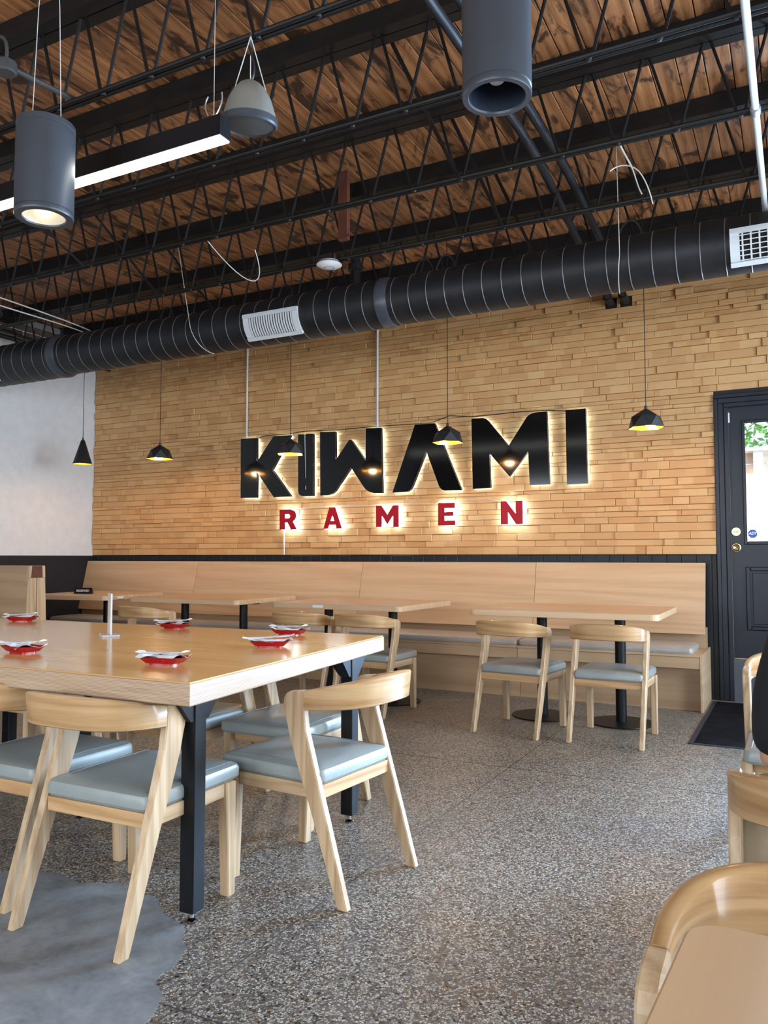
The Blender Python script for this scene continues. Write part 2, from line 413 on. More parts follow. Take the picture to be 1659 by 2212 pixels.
# ------------------------------------------------------------------ back wall
DX0, DX1, DZ0, DZ1 = -.50, .42, .34, 2.435      # door opening
wb = MB()
wb.box(XL-.2, DX0, YW, YW+.16, 0, 4.1).box(DX1, WIN_B[0], YW, YW+.16, 0, 4.1).box(WIN_B[1], XR+.2, YW, YW+.16, 0, 4.1).box(WIN_B[0], WIN_B[1], YW, YW+.16, 0, .35).box(WIN_B[0], WIN_B[1], YW, YW+.16, 2.85, 4.1).box(DX0, DX1, YW, YW+.16, DZ1, 4.1).box(DX0, DX1, YW, YW+.16, 0, DZ0)
wall_back = struct('wall_back', wb, m_dark_wall)
CASX = -.608                                     # outer edge of the door casing
pieces = []
z = 1.203
while z < 3.9:
    h = R.choice((.034, .048, .058, .066, .074)); x = XL+R.uniform(0, .012); 
    while x < .74:
        L = R.choice((.14, .22, .30, .38, .46, .58))*R.uniform(.9, 1.1); x1 = x+L
        lim = CASX if z < 2.56 else .74
        if z < 2.56 and x >= lim-.02: break
        x1 = min(x1, lim)
        if lim-x1 < .06: x1 = lim
        dd = R.choice((.005, .011, .017, .025))
        cuts = [(x, x1)]
        for hx in ((-1.44, -1.31) if z+h > 3.41 and z < 3.48 else ()):
            cuts = [q for a, b in cuts for q in ((a, min(b, hx-.05)), (max(a, hx+.05), b)) if q[1]-q[0] > .01]
        pieces += [(a, b, z, z+h, dd) for a, b in cuts]
        x = x1
    z += h
def batten(mb, x0, x1, z0, z1, d):
    g, c = .0012, .003; x0 += g; x1 -= g; z0 += g; z1 -= g; ya, yb, yc = YW, YW-d+c, YW-d
    P = [(x0, ya, z0), (x1, ya, z0), (x1, ya, z1), (x0, ya, z1), (x0, yb, z0), (x1, yb, z0), (x1, yb, z1), (x0, yb, z1), (x0+c, yc, z0+c), (x1-c, yc, z0+c), (x1-c, yc, z1-c), (x0+c, yc, z1-c)]
    F = [[0, 1, 5, 4], [1, 2, 6, 5], [2, 3, 7, 6], [3, 0, 4, 7], [4, 5, 9, 8], [5, 6, 10, 9], [6, 7, 11, 10], [7, 4, 8, 11], [8, 9, 10, 11]]
    mb.add(P, F)
def shown(p):   # apparent size: area over squared distance, for pieces not above the duct or out to the right
    x0, x1, z0, z1, d = p; cx, cz = (x0+x1)/2, (z0+z1)/2
    if cz > 3.5 or cx > -.2: return 0
    v = Vector((cx, YW, cz-CAM_H)); return (x1-x0)*(z1-z0)*YW/v.length**3
pieces.sort(key=shown, reverse=True)
for p in pieces[:298]:
    mb = MB(); batten(mb, *p); mb.build('wood_strip', m_clad, wall_back)
mb = MB()
for p in pieces[298:]: batten(mb, *p)
mb.build('wood_strips', m_clad, wall_back, kind='stuff')
x = XL
while x < -.615:                                  # black tongue-and-groove wainscot under the cladding
    MB().box(x+.0015, min(x+.118, -.61), YW-.012, YW, .0, 1.198).build('wainscot_board', m_board, wall_back, bevel=.003)
    x += .12
# ------------------------------------------------------------------ left wall
wl = struct('wall_left', MB().box(XL-.2, XL, YF-.2, YW+.16, 0, 4.1), m_white_wall)
MB().box(XL, XL+.02, YF, YW-.012, 0, 1.198).build('wainscot_panel', m_dark_wall, wl)
for k in range(34):                               # bare bricks above the white paint
    for j in range(2):
        y0 = YF+.05+k*.283+(.14 if j else 0)
        if y0+.26 < YW: MB().box(XL, XL+.012, y0, y0+.265, 3.69+j*.085, 3.69+j*.085+.075).build('brick', m_brick_dark, wl)
# ------------------------------------------------------------------ right and front walls with the shop windows
def pierced(name, axis, fixed, t, lo, hi, wins, mat):
    mb = MB(); cur = lo
    def bx(a, b, z0, z1):
        if axis == 'x': mb.box(fixed, fixed+t, a, b, z0, z1)
        else: mb.box(a, b, fixed-t, fixed, z0, z1)
    for a, b in wins:
        bx(cur, a, 0, 4.1); bx(a, b, 0, WZ0); bx(a, b, WZ1, 4.1); cur = b
    bx(cur, hi, 0, 4.1)
    return struct(name, mb, mat)
pierced('wall_right', 'x', XR, .2, YF-.2, YW, WIN_R, m_white_wall)
pierced('wall_front', 'y', YF, .2, XL-.2, XR+.2, WIN_F, m_board)
wi = 0
for wins, ax in ((WIN_R, 'x'), (WIN_F, 'y')):
    for a, b in wins:
        wi += 1; mb = MB()
        def bx(a0, b0, z0, z1, mb=mb):
            if ax == 'x': mb.box(XR+.06, XR+.12, a0, b0, z0, z1)
            else: mb.box(a0, b0, YF-.12, YF-.06, z0, z1)
        bx(a, a+.05, WZ0, WZ1); bx(b-.05, b, WZ0, WZ1); bx(a+.05, b-.05, WZ0, WZ0+.05); bx(a+.05, b-.05, WZ1-.05, WZ1); bx((a+b)/2-.02, (a+b)/2+.02, WZ0+.05, WZ1-.05)
        wo = struct('window_%d' % wi, mb, m_black)
        for u, w_ in ((a+.05, (a+b)/2-.02), ((a+b)/2+.02, b-.05)):
            pm = MB()
            if ax == 'x': pm.box(XR+.087, XR+.093, u, w_, WZ0+.05, WZ1-.05)
            else: pm.box(u, w_, YF-.093, YF-.087, WZ0+.05, WZ1-.05)
            pm.build('pane', m_pane, wo)
wi += 1; mb = MB(); a, b = WIN_B
for q in ((a, a+.05, .35, 2.85), (b-.05, b, .35, 2.85), (a+.05, b-.05, .35, .40), (a+.05, b-.05, 2.80, 2.85)): mb.box(q[0], q[1], YW+.06, YW+.12, q[2], q[3])
wo = struct('window_%d' % wi, mb, m_black)
MB().box(a+.05, b-.05, YW+.087, YW+.093, .40, 2.80).build('pane', m_pane, wo)
# ------------------------------------------------------------------ roof planks
ce = struct('ceiling', MB().box(XL-.2, XR+.2, YF-.2, YW+.16, ZP+.03, ZP+.13), m_gap)
PW = .138; x = XL; joints = [-.5, 1.1, 1.87, 2.66, 3.45, 4.25, 5.04, 5.84, 6.63]
i = 0
while x < XR:
    ys = [YF]+sorted(R.sample(joints[:3], 1)+R.sample(joints[4:], 1))+[YW]
    for a, b in zip(ys, ys[1:]):
        d = R.uniform(-.002, .002)
        MB().box(x+.0025, x+PW-.0025, a+.001, b-.001, ZP+d, ZP+.03).build('plank', m_plank, ce, bevel=.003)
    x += PW
# ------------------------------------------------------------------ steel joists
ZT, ZB = 3.80, 3.385                              # underside of top chord, centre of bottom chord
JN = ['nearest the camera', 'second from the camera', 'third from the camera', 'fourth from the camera', 'fifth from the camera, behind the round duct', 'last before the wooden back wall']
for jn, (jy, ph) in zip(JN, ((2.66, -2.28), (3.45, -1.97), (4.25, -2.0), (5.02, -2.30), (5.86, -2.15), (6.65, -2.0))):
    t = thing('steel_joist', 'black open-web steel roof joist, '+jn, 'joist', (0, jy, ZB), group='roof joists')
    x0, x1 = XL, XR
    mb = MB(); zt = ZT-ZB
    mb.box(x0, x1, -.062, -.008, zt+.006, zt+.045).box(x0, x1, .008, .062, zt+.006, zt+.045)
    mb.box(x0, x1, -.066, -.004, zt, zt+.008).box(x0, x1, .004, .066, zt, zt+.008)
    mb.build('top_chord', m_steel_black, t)
    MB().box(x0, x1, -.05, .05, zt+.045, ZP-ZB-.004).build('nailer', m_steel_black, t)
    MB().tube([(x0, -.017, 0), (x1, -.017, 0)], .0115, 8).build('bottom_rod', m_steel_black, t)
    MB().tube([(x0, .017, 0), (x1, .017, 0)], .0115, 8).build('bottom_rod', m_steel_black, t)
    pts = []; k0 = int((x0+.2-ph)/.3); k = k0
    while True:
        xb = ph+.3*k
        if xb-.03 > x1-.3: break
        if xb-.16 > x0: pts += [(xb-.135, 0, zt+.012), (xb-.018, 0, .004), (xb+.018, 0, .004), (xb+.135, 0, zt+.012)]
        k += 1
    MB().tube(pts, .0085, 6).build('web_rod', m_steel_black, t)
    wm = MB(); k = k0
    while ph+.3*k < x1-.4:
        if ph+.3*k > x0+.2: wm.lathe([(.0, -.012), (.012, -.009), (.016, 0), (.012, .008), (0, .01)], 8, (ph+.3*k, 0, -.006))
        k += 1
    wm.build('weld_beads', m_steel_black, t, kind='stuff')
for a, b, lab in (((-1.80, 3.52, 3.85), (-1.70, 4.235, 3.375), 'second and third joists, near the flexible conduits'), ((-1.80, 4.32, 3.85), (-1.695, 5.005, 3.375), 'third and fourth joists, near the flexible conduits'),
                  ((-1.80, 5.09, 3.85), (-1.69, 5.845, 3.375), 'fourth and fifth joists, near the flexible conduits'),
                  ((-4.95, 3.52, 3.85), (-4.75, 4.235, 3.375), 'second and third joists, behind the hanging black cylinder'), ((-4.78, 4.32, 3.85), (-4.73, 5.005, 3.375), 'third and fourth joists, left of the white disc'), ((-4.76, 5.09, 3.85), (-4.72, 5.845, 3.375), 'fourth and fifth joists, above the left end of the duct')):
    tag(MB().bar(a, b, .022, .006).build('bridging_bar', m_steel_black), 'diagonal bridging bar between '+lab, 'bridging bar', 'joist bridging bars')
t = thing('timber_hanger', 'short red-brown timber post hanging from the roof planks', 'timber post', (-2.80, 4.80, 3.42))
MB().box(-.045, .03, -.02, .02, 0, .497).build('timber', m_bracket, t, bevel=.003)
MB().box(-.03, .05, -.03, -.02, .01, .03).build('end_clip', m_bracket, t)
t = thing('vent_pipe', 'black vertical pipe dropping from the planks behind the white disc', 'pipe', (-3.56, 6.3, 3.45))
MB().tube([(0, 0, 0), (0, 0, .47)], .045, 16).build('pipe', m_duct, t)
MB().lathe([(.045, .36), (.07, .365), (.07, .42), (.045, .425)], 18).build('collar', m_duct, t)
# ------------------------------------------------------------------ door in the back wall
door = struct('door_1', MB().box(DX0+.004, -.385, YW+.02, YW+.065, DZ0+.01, DZ1-.004).box(.30, DX1-.004, YW+.02, YW+.065, DZ0+.01, DZ1-.004).box(-.385, .30, YW+.02, YW+.065, 2.30, DZ1-.004).box(-.385, .30, YW+.02, YW+.065, DZ0+.01, 1.298), m_door)
def frame(mb, x0, x1, z0, z1, w, y0, y1):
    return mb.box(x0, x0+w, y0, y1, z0, z1).box(x1-w, x1, y0, y1, z0, z1).box(x0+w, x1-w, y0, y1, z0, z0+w).box(x0+w, x1-w, y0, y1, z1-w, z1)
frame(MB(), -.40, .315, 1.283, 2.315, .026, YW+.002, YW+.0195).build('glazing_bead', m_door, door, bevel=.005)
MB().box(-.385, .30, YW+.035, YW+.041, 1.298, 2.30).build('pane', m_pane, door)
frame(MB(), -.395, .31, .58, 1.10, .035, YW+.006, YW+.0195).build('panel_moulding', m_door, door, bevel=.008)
MB().box(-.345, .26, YW+.012, YW+.0195, .63, 1.05).build('panel', m_door, door, bevel=.006)
kn = MB().lathe([(.0, -.012), (.034, -.012), (.034, -.004), (.022, 0)], 24, (-.458, YW+.02, 1.39), axis='y').build('deadbolt', m_brass, door)
MB().box(-.476, -.44, YW-.022, YW+.008, 1.383, 1.397).build('thumbturn', m_brass, kn, bevel=.004)
MB().lathe([(.034, 0), (.034, -.008), (.012, -.010), (.012, -.032), (.026, -.040), (.030, -.055), (.022, -.068), (0, -.072)], 24, (-.458, YW+.02, 1.258), axis='y').build('door_knob', m_brass, door)
MB().box(-.512, -.487, YW-.012, YW+.004, 2.30, 2.385).build('contact_sensor', m_white_plastic, door, bevel=.002)
st = MB()
octo = [(-.335+.037*math.cos(math.radians(22.5+45*k)), 1.372+.037*math.sin(math.radians(22.5+45*k))) for k in range(8)]
st.prism(octo, lambda a, b, t: (a, t, b), YW+.0335, YW+.0345)
so = st.build('sticker', m_blue_sticker, door)
def text(body, size, loc, rot, mat, parent, name='lettering', ext=.0003, shear=0, spacing=1, sx=1, bold=0):
    c = D.curves.new(name, 'FONT'); c.body = body; c.size = size; c.align_x = 'CENTER'; c.align_y = 'CENTER'; c.extrude = ext; c.shear = shear; c.space_character = spacing; c.offset = bold
    o = D.objects.new(name, c); COL.objects.link(o)
    bpy.context.view_layer.update()
    me = D.meshes.new_from_object(o.evaluated_get(bpy.context.evaluated_depsgraph_get())); D.objects.remove(o); D.curves.remove(c)
    me.materials.clear(); me.materials.append(mat); me.name = name
    o = D.objects.new(name, me); COL.objects.link(o); o.location = loc; o.rotation_euler = rot; o.scale = (sx, 1, 1); o.parent = parent
    return o
text('ADT', .030, (-.335, YW+.0328, 1.374), (math.pi/2, 0, 0), m_white_plastic, so, shear=.2, bold=.0012)
# casing
cas = MB()
for a, b, yy in ((CASX, CASX+.03, YW-.03), (CASX+.03, CASX+.075, YW-.022), (CASX+.075, DX0+.002, YW-.026)):
    cas.box(a, b, yy, YW, 0, 2.54-(b-CASX)-.0005)
    cas.box(a, .53+(CASX-a), yy, YW, 2.54-(b-CASX), 2.54-(a-CASX))
    cas.box(.53+(CASX-b), .53+(CASX-a), yy, YW, 0, 2.54-(b-CASX)-.0005)
struct('trim_1', cas, m_door, bevel=.004)
struct('trim_2', MB().box(DX0, DX1, YW-.02, YW, .0, DZ0), plain('pale_riser_paint', srgb(84, 90, 98), .6))      # pale riser below the raised door
# ------------------------------------------------------------------ what stands outside the door
struct('ground', MB().box(-6, 8, YW+.2, 16, -.2, .28), m_concrete_out)
fe = thing('wooden_fence', 'pale board fence outside, seen through the door glass', 'fence', (0, 9.6, .28))
for k in range(16):
    MB().box(-4, 5, .0, .022, .002+k*.128, .002+k*.128+.122).build('fence_board', m_fence, fe)
for x in (-2.3, -.37, 1.5, 3.4):
    MB().box(x-.045, x+.045, -.09, -.001, 0, 2.05).build('fence_post', m_fence_pale, fe)
MB().box(-4, 5, -.1, .06, 2.052, 2.09).build('fence_cap', m_fence_pale, fe)
tr = thing('leafy_tree', 'green leafy tree standing behind the board fence', 'tree', (.2, 11.2, .28))
MB().tube([(0, 0, 0), (.05, 0, 1.2), (0, .1, 2.3), (.1, 0, 3.4)], .09, 8, radii=[.1, .09, .07, .04]).build('trunk', m_trunk, tr)
lm = MB(); RL = random.Random(3)
for k in range(5200):
    p = Vector((RL.gauss(0, 1.0), RL.gauss(0, .45), 2.9+RL.gauss(0, .75)))
    a = Vector((RL.uniform(-1, 1), RL.uniform(-1, 1), RL.uniform(-.6, .6))).normalized(); b = a.cross(Vector((RL.uniform(-1, 1), RL.uniform(-1, 1), RL.uniform(-1, 1)))).normalized()
    s_ = RL.uniform(.04, .075)
    lm.add([p-a*s_, p+b*s_*.4, p+a*s_, p-b*s_*.4], [[0, 1, 2, 3]])
lm.build('foliage', m_leaf, tr, kind='stuff')

# ------------------------------------------------------------------ round duct
DY, DZ = 5.45, 3.153
du = thing('round_duct', 'long black spiral duct hanging below the joists', 'duct', (0, DY, DZ))
def pipe(x0, x1, r, name='duct_section'):
    mb = MB().lathe([(r, x0), (r, x1)], 40, axis='x', close0=True, close1=True); o = mb.build(name, m_duct, du)
    sm = MB(); x = x0+.1
    while x < x1-.05:
        sm.lathe([(r, x-.004), (r+.0035, x-.001), (r+.0035, x+.001), (r, x+.004)], 40, axis='x'); x += .145
    sm.build('spiral_seam', m_duct2, o)
    return o
m_duct2 = plain('duct_seam_pale', srgb(88, 88, 90), .4, noise=.1)  # seam ridges coloured paler than the duct, all the way round
pipe(-2.78, XR, .178); pipe(-6.36, -2.78, .187); pipe(XL, -6.36, .203)
for x, r0, r1 in ((-2.78, .189, .181), (-6.36, .205, .19)):
    MB().lathe([(r0, x-.04), (r0+.006, x-.035), (r0+.007, x+.01), (r1+.004, x+.05), (r1, x+.06)], 40, axis='x').build('coupling_collar', plain('scuffed_collar', srgb(66, 70, 78), .35, noise=.1), du)
def register(x0, x1, a0, a1, r, label, grid=False):
    """supply grille on the camera side of the duct, between angles a0..a1 below the horizontal"""
    g = thing('air_register', label, 'air vent', ((x0+x1)/2, DY, DZ), group='duct registers'); cx = (x0+x1)/2
    def P(x, a, d): return (x-cx, -(r+d)*math.cos(a), -(r+d)*math.sin(a))
    def arc(x0, x1, a0, a1, d0, d1, mb, n=8):
        for k in range(n):
            b0, b1 = a0+(a1-a0)*k/n, a0+(a1-a0)*(k+1)/n
            mb.add([P(x0, b0, d0), P(x1, b0, d0), P(x1, b1, d0), P(x0, b1, d0), P(x0, b0, d1), P(x1, b0, d1), P(x1, b1, d1), P(x0, b1, d1)],
                   [(0, 1, 2, 3), (4, 7, 6, 5), (0, 4, 5, 1), (2, 6, 7, 3), (1, 5, 6, 2), (3, 7, 4, 0)])
    e = .07; f = .055; da = (a1-a0)
    for b0, b1 in ((x0, x0+f), (x1-f, x1)):
        m1 = MB(); arc(b0, b1, a0, a1, .001, .012, m1); m1.build('end_plate', m_white_metal, g)
    for b0, b1 in ((a0, a0+da*.14), (a1-da*.14, a1)):
        m2 = MB(); arc(x0, x1, b0, b1, .012, .022, m2, 2); m2.build('flange', m_white_metal, g)
    m3 = MB(); arc(x0+f, x1-f, a0, a1, .0006, .002, m3); m3.build('dark_opening', m_gap, g)
    n = 18 if not grid else 12; w = (x1-x0-2*f)/n
    for k in range(n):
        m4 = MB(); arc(x0+f+w*k+w*.25, x0+f+w*k+w*(.80 if not grid else .45), a0+da*.14, a1-da*.14, .004, .011, m4, 6); m4.build('louver', m_white_metal, g)
    if grid:
        for k in range(6):
            m4 = MB(); b0 = a0+da*(.18+.64*k/5); arc(x0+f, x1-f, b0, b0+.03, .011, .013, m4, 1); m4.build('cross_bar', m_white_metal, g)
register(-4.04, -3.50, math.radians(-7), math.radians(58), .187, 'white louvred air vent on the black duct, above the sign')
register(-.33, .35, math.radians(-12), math.radians(60), .178, 'white gridded air vent at the right end of the black duct', True)
register(-7.75, -7.16, math.radians(-12), math.radians(60), .203, 'white air vent on the duct at the far left wall')
for x, tx, wx, lab in ((-4.60, -.15, .10, 'left of the white louvred vent'), (-.99, -.01, -.04, 'right of the two flexible conduits')):
    pts = [(x+tx, DY-.198, 3.9), (x, DY-.1975, DZ)]+[(x+wx*(k/8), DY-(.197)*math.cos(math.radians(90*k/8)), DZ-.197*math.sin(math.radians(90*k/8))) for k in range(1, 9)]
    tag(MB().tube(pts, .0028, 6).build('hanger_wire', m_wire), 'pale steel hanger wire looped under the black duct, '+lab, 'wire', 'duct hanger wires')
# flexible conduits through the joists into the wall
for k, (xs, lab) in enumerate(((-1.355, 'left one of the two'), (-1.225, 'right one of the two'))):
    c = thing('flexible_conduit', 'black ribbed flexible conduit entering the wood wall, '+lab, 'conduit', (xs, 0, 3.5), group='flexible conduits')
    ctrl = [(0, .4, .06), (0, 2.2, .06), (.03, 3.4, .04), (.055, 4.25, .02), (.0, 5.0, .06), (-.05, 5.9, .03), (-.08, 6.6, 0), (-.085, 7.05, -.04), (-.085, 7.23, -.055)] if k == 0 else [(0, .4, .06), (0, 2.6, .06), (.01, 3.6, .05), (.02, 4.5, .05), (0, 5.2, .05), (-.03, 6.0, .03), (-.07, 6.7, 0), (-.085, 7.05, -.035), (-.085, 7.23, -.05)]
    pts = []
    for i in range(len(ctrl)-1):
        p0, p1 = Vector(ctrl[i]), Vector(ctrl[i+1]); m0 = (Vector(ctrl[i+1])-Vector(ctrl[max(i-1, 0)]))*.5; m1 = (Vector(ctrl[min(i+2, len(ctrl)-1)])-Vector(ctrl[i]))*.5
        nseg = max(4, int((p1-p0).length/.009))
        for q in range(nseg):
            s_ = q/nseg; pts.append(p0*(2*s_**3-3*s_**2+1)+m0*(s_**3-2*s_**2+s_)+p1*(-2*s_**3+3*s_**2)+m1*(s_**3-s_**2))
    pts.append(Vector(ctrl[-1])); pts = [p for p in pts if p.y > 1.9]
    rad = [.0225+(.0045 if i % 2 else -.0005) for i in range(len(pts))]
    MB().tube(pts, .026, 8, radii=rad).build('ribbed_hose', m_duct, c, angle=80)
    MB().tube([(-.085, 7.03, -.036), (-.085, 7.19, -.05)], .036, 14).build('end_fitting', m_duct, c)
    MB().box(-.13, -.04, 7.205, 7.2195, -.095, -.005).build('wall_cutout', m_gap, c)
p = thing('white_pipe', 'white pipe running under the joists toward the wooden wall', 'pipe', (-.132, 0, 3.345))
MB().tube([(0, 2.2, 0), (0, 5.5, 0)], .017, 12).build('pipe_run', m_white_metal, p)
MB().lathe([(.017, 4.14), (.024, 4.145), (.024, 4.2), (.017, 4.205)], 12, axis='y').build('clamp', m_galv, p)

# ------------------------------------------------------------------ ceiling fittings
def cyl_light(loc, r, h, label, lit, op):
    t = thing('cylinder_light', label, 'pendant light', loc, group='hanging cylinder lights')
    MB().lathe([(r*.985, .0), (r, .004), (r, .012), (r*.97, .014), (r*.97, .022), (r, .024), (r, h-.03), (r*.985, h-.028), (r*.985, h-.024), (r, h-.022), (r, h-.003), (r*.98, h), (0, h)], 48).build('housing', m_cyl, t)
    MB().lathe([(r*.985, 0), (r*(op+.02), .0), (r*op, .006)], 48).build('rim', m_cyl, t)
    MB().lathe([(r*op, .006), (r*op*.94, .07), (r*.52, .16), (r*.4, .2), (0, .2)], 40).build('reflector', plain('reflector_silver' if lit else 'reflector_shaded', srgb(196, 196, 194) if lit else srgb(58, 66, 80), .25, .4), t)  # unlit lamp: shade inside the reflector is put into its dark blue colour
    MB().lathe([(.0, .045), (.02, .05), (.034, .07), (.036, .09), (.026, .12), (.014, .2)], 16).build('bulb', m_bulb_low if lit else m_bulb_off, t)
    for a in (.4, 3.5):
        MB().tube([(r*.55*math.cos(a), r*.55*math.sin(a), h), (r*.4*math.cos(a), r*.4*math.sin(a), h+.5), (0, 0, ZP-loc[2])], .0016, 5).build('cable', m_wire, t)
    if lit: light('spot_bulb', 'POINT', (0, 0, .08), .22, (1, .82, .58), parent=t, shadow_soft_size=.03)
cyl_light((-2.67, 2.17, 2.545), .113, .385, 'hanging black cylinder light with lit opening, beside the glowing linear lamp', True, .72)
cyl_light((-.75, 2.165, 2.52), .101, .62, 'large hanging black cylinder light at top centre, unlit', False, .81)
ll = thing('linear_light', 'long black bar lamp with glowing white strip below the joists', 'ceiling lamp', (-2.02, 2.50, 2.872))
x0 = -3.6
MB().box(x0, 0, -.035, .035, 0.004, .09).build('housing', m_black, ll, bevel=.002)
MB().box(x0+.004, -.004, -.030, .030, -.003, .0035).build('diffuser', m_led, ll)
for x in (-.06, -3.4):
    c = MB().tube([(x, 0, .09), (x, 0, ZP-2.872)], .0013, 5).build('cable', m_wire, ll)
    MB().tube(bez((x, 0, .10), (x+.03, 0, .13), (x+.05, 0, .16), (x+.04, 0, .20), 6), .003, 5).tube(bez((x-.03, 0, .12), (x-.05, 0, .15), (x-.05, 0, .18), (x-.03, 0, .2), 6), .003, 5).build('cable_grip', m_galv, c)
sp = thing('ceiling_speaker', 'grey bell-shaped speaker hanging from the nearest joist', 'speaker', (-2.02, 2.66, 3.0), 0)
sp.rotation_euler = (.10, .08, 0)
MB().lathe([(.112, .0), (.116, .004), (.116, .014), (.112, .03), (.106, .06), (.09, .11), (.068, .148), (.046, .172), (.03, .182), (0, .183)], 32).build('bell', m_speaker, sp)
MB().lathe([(.105, .006), (.112, -.002), (.118, .006), (.1175, .03)], 32).build('rim', m_cyl, sp)
MB().lathe([(.106, .004), (.06, -.006), (0, -.009)], 32).build('grille', m_speaker_dark, sp)
for a in (.5, 2.2, 4.2):
    MB().tube([(.075*math.cos(a), .075*math.sin(a), .12), (0, 0, .37)], .0022, 5).build('hanging_wire', m_wire, sp)
MB().tube(bez((.0, 0, .18), (.06, 0, .25), (-.03, 0, .3), (0, .0, .385), 10), .005, 6).build('power_cable', m_cable, sp)
ap = thing('white_disc', 'white disc-shaped wireless unit under the fourth joist', 'access point', (-3.03, 4.965, 3.335))
MB().lathe([(.0, -.022), (.04, -.021), (.07, -.014), (.095, .0), (.092, .006), (.07, .018), (0, .02)], 36).build('shell', m_white_plastic, ap)
MB().lathe([(.034, -.0218), (.036, -.0228), (.038, -.0218)], 32).build('ring', m_cyl, ap)
MB().lathe([(0, .02), (.075, .02), (.075, .027), (0, .027)], 24).tube([(0.03, .03, .02), (.03, .03, .09)], .002, 5).build('mount_plate', m_galv, ap)
jb = thing('junction_box', 'grey round junction box with cable loop at the upper left', 'junction box', (-3.075, 2.28, 3.345))
MB().lathe([(0, -.02), (.04, -.02), (.046, -.012), (.046, .03), (.03, .04), (0, .04)], 20).build('box', m_speaker_dark, jb)
MB().tube([(.0, .03, .02), (.0, .40, .06)], .014, 10).build('conduit_arm', m_speaker_dark, jb)
MB().tube(bez((0, 0, .04), (.03, 0, .2), (-.12, 0, .2), (-.16, 0, .1), 12), .008, 7).build('cable_loop', m_speaker_dark, jb)
tag(MB().tube([(-2.45, 2.45, 3.95), (-2.46, 2.45, 3.66)], .002, 5).lathe([(.0, 3.64), (.009, 3.645), (.007, 3.66), (.002, 3.665)], 8, (-2.46, 2.45, 0)).build('hanging_wire', m_wire), 'loose white wire end hanging between the first two joists', 'wire')
tag(MB().tube(bez((-.80, 4.27, 3.40), (-.78, 4.3, 3.34), (-.755, 4.3, 3.30), (-.739, 4.3, 3.255), 8), .005, 6).tube(bez((-.739, 4.3, 3.258), (-.69, 4.3, 3.24), (-.65, 4.3, 3.12), (-.636, 4.3, 3.037), 8), .0032, 5).tube(bez((-.739, 4.3, 3.258), (-.77, 4.3, 3.285), (-.82, 4.3, 3.285), (-.853, 4.3, 3.262), 8), .0032, 5).tube(bez((-.739, 4.3, 3.258), (-.72, 4.3, 3.2), (-.71, 4.3, 3.14), (-.69, 4.3, 3.1), 8), .0032, 5).build('wire_bundle', m_wire), 'bundle of loose pale wires tied below the third joist', 'wire')
tag(MB().tube(bez((-3.62, 4.28, 3.4), (-3.5, 4.6, 3.1), (-3.3, 4.6, 3.05), (-3.36, 4.5, 3.35), 14), .0035, 5).build('wire_loop', m_wire), 'loose curl of white wire under the joists, left of the white disc', 'wire')
for xx, lab in ((-2.48, 'right of the collar'), (-2.3, 'second right of the collar'), (-.95, 'near the gridded vent'), (-5.05, 'left of the louvred vent'), (-3.75, 'above the louvred vent')):
    tag(MB().tube(bez((xx-.09, DY+.02, DZ+.17), (xx-.06, DY, DZ+.34), (xx+.06, DY, DZ+.34), (xx+.07, DY+.02, DZ+.17), 12), .006, 6).build('cable_loop', m_cable), 'small loop of black cable on top of the duct, '+lab, 'cable', 'cable loops on the duct')
# along the left wall
rl = tag(MB().box(XL+.02, XL+.06, 3.0, YW-.02, 3.86, 3.90).box(XL+.06, XL+.065, 3.0, YW-.02, 3.83, 3.90).build('steel_rail', m_galv), 'bright galvanised rail along the top of the left wall', 'rail')
for k, (dx, z0, lab) in enumerate(((.10, 3.60, 'upper one'), (.14, 3.54, 'middle one'), (.17, 3.50, 'lower one'))):
    tag(MB().tube([(XL+dx, 4.6, z0+.10), (XL+dx, 5.9, z0+.08), (XL+dx+.02, 6.6, z0+.03), (XL+dx+.1, YW-.03, z0)], .02-.004*k, 8).build('wall_conduit', m_duct), 'black conduit high on the left wall above the duct, '+lab, 'conduit', 'left wall conduits')
for k, (z0, lab) in enumerate(((3.50, 'upper'), (3.42, 'lower'))):
    tag(MB().tube(bez((-5.86-.17*k, 3.9, 3.352), (-5.85-.17*k, 4.5, 3.33-.02*k), (-5.90-.12*k, 5.0, 3.35), (-6.03-.1*k, 5.46, 3.366), 12), .006, 6).build('white_cable', m_wire), 'white cable sagging across the upper left joists, the '+lab+' of two', 'cable')

# ------------------------------------------------------------------ pendants
def facet_shade(mb, r1, r2, h1, h, off=0, inner=0):
    n = 6; A = [(r1*math.cos(2*math.pi*k/n+off), r1*math.sin(2*math.pi*k/n+off), h1) for k in range(n)]
    B = [(r2*math.cos(2*math.pi*(k+.5)/n+off), r2*math.sin(2*math.pi*(k+.5)/n+off), 0) for k in range(n)]
    P = A+B+[(0, 0, h)]; F = []
    for k in range(n):
        F += [[k, (k+1) % n, 2*n], [k, n+k, (k+1) % n], [n+k, n+(k+1) % n, (k+1) % n]]
    mb.add(P, F)
def facet_pendant(loc, label, off):
    t = thing('pendant_lamp', label, 'pendant light', loc, group='faceted pendant lamps')
    mb = MB(); facet_shade(mb, .109, .1345, .086, .153, off); mb.build('shade', m_shade, t)
    mb = MB(); facet_shade(mb, .106, .132, .084, .149, off); mb.build('gold_lining', m_gold, t)
    MB().lathe([(.012, .13), (.012, .165), (.005, .172)], 10).build('cord_grip', m_shade, t)
    MB().tube([(0, 0, .17), (0, 0, ZP+.004-loc[2])], .0032, 6).build('cord', m_cable, t)
    MB().lathe([(0, .018), (.022, .022), (.034, .042), (.034, .062), (.022, .09), (.013, .11)], 16).build('bulb', m_bulb, t)
    light('pendant_glow', 'POINT', (0, 0, .012), 8, (1, .70, .38), parent=t, shadow_soft_size=.04)
PY = 6.3
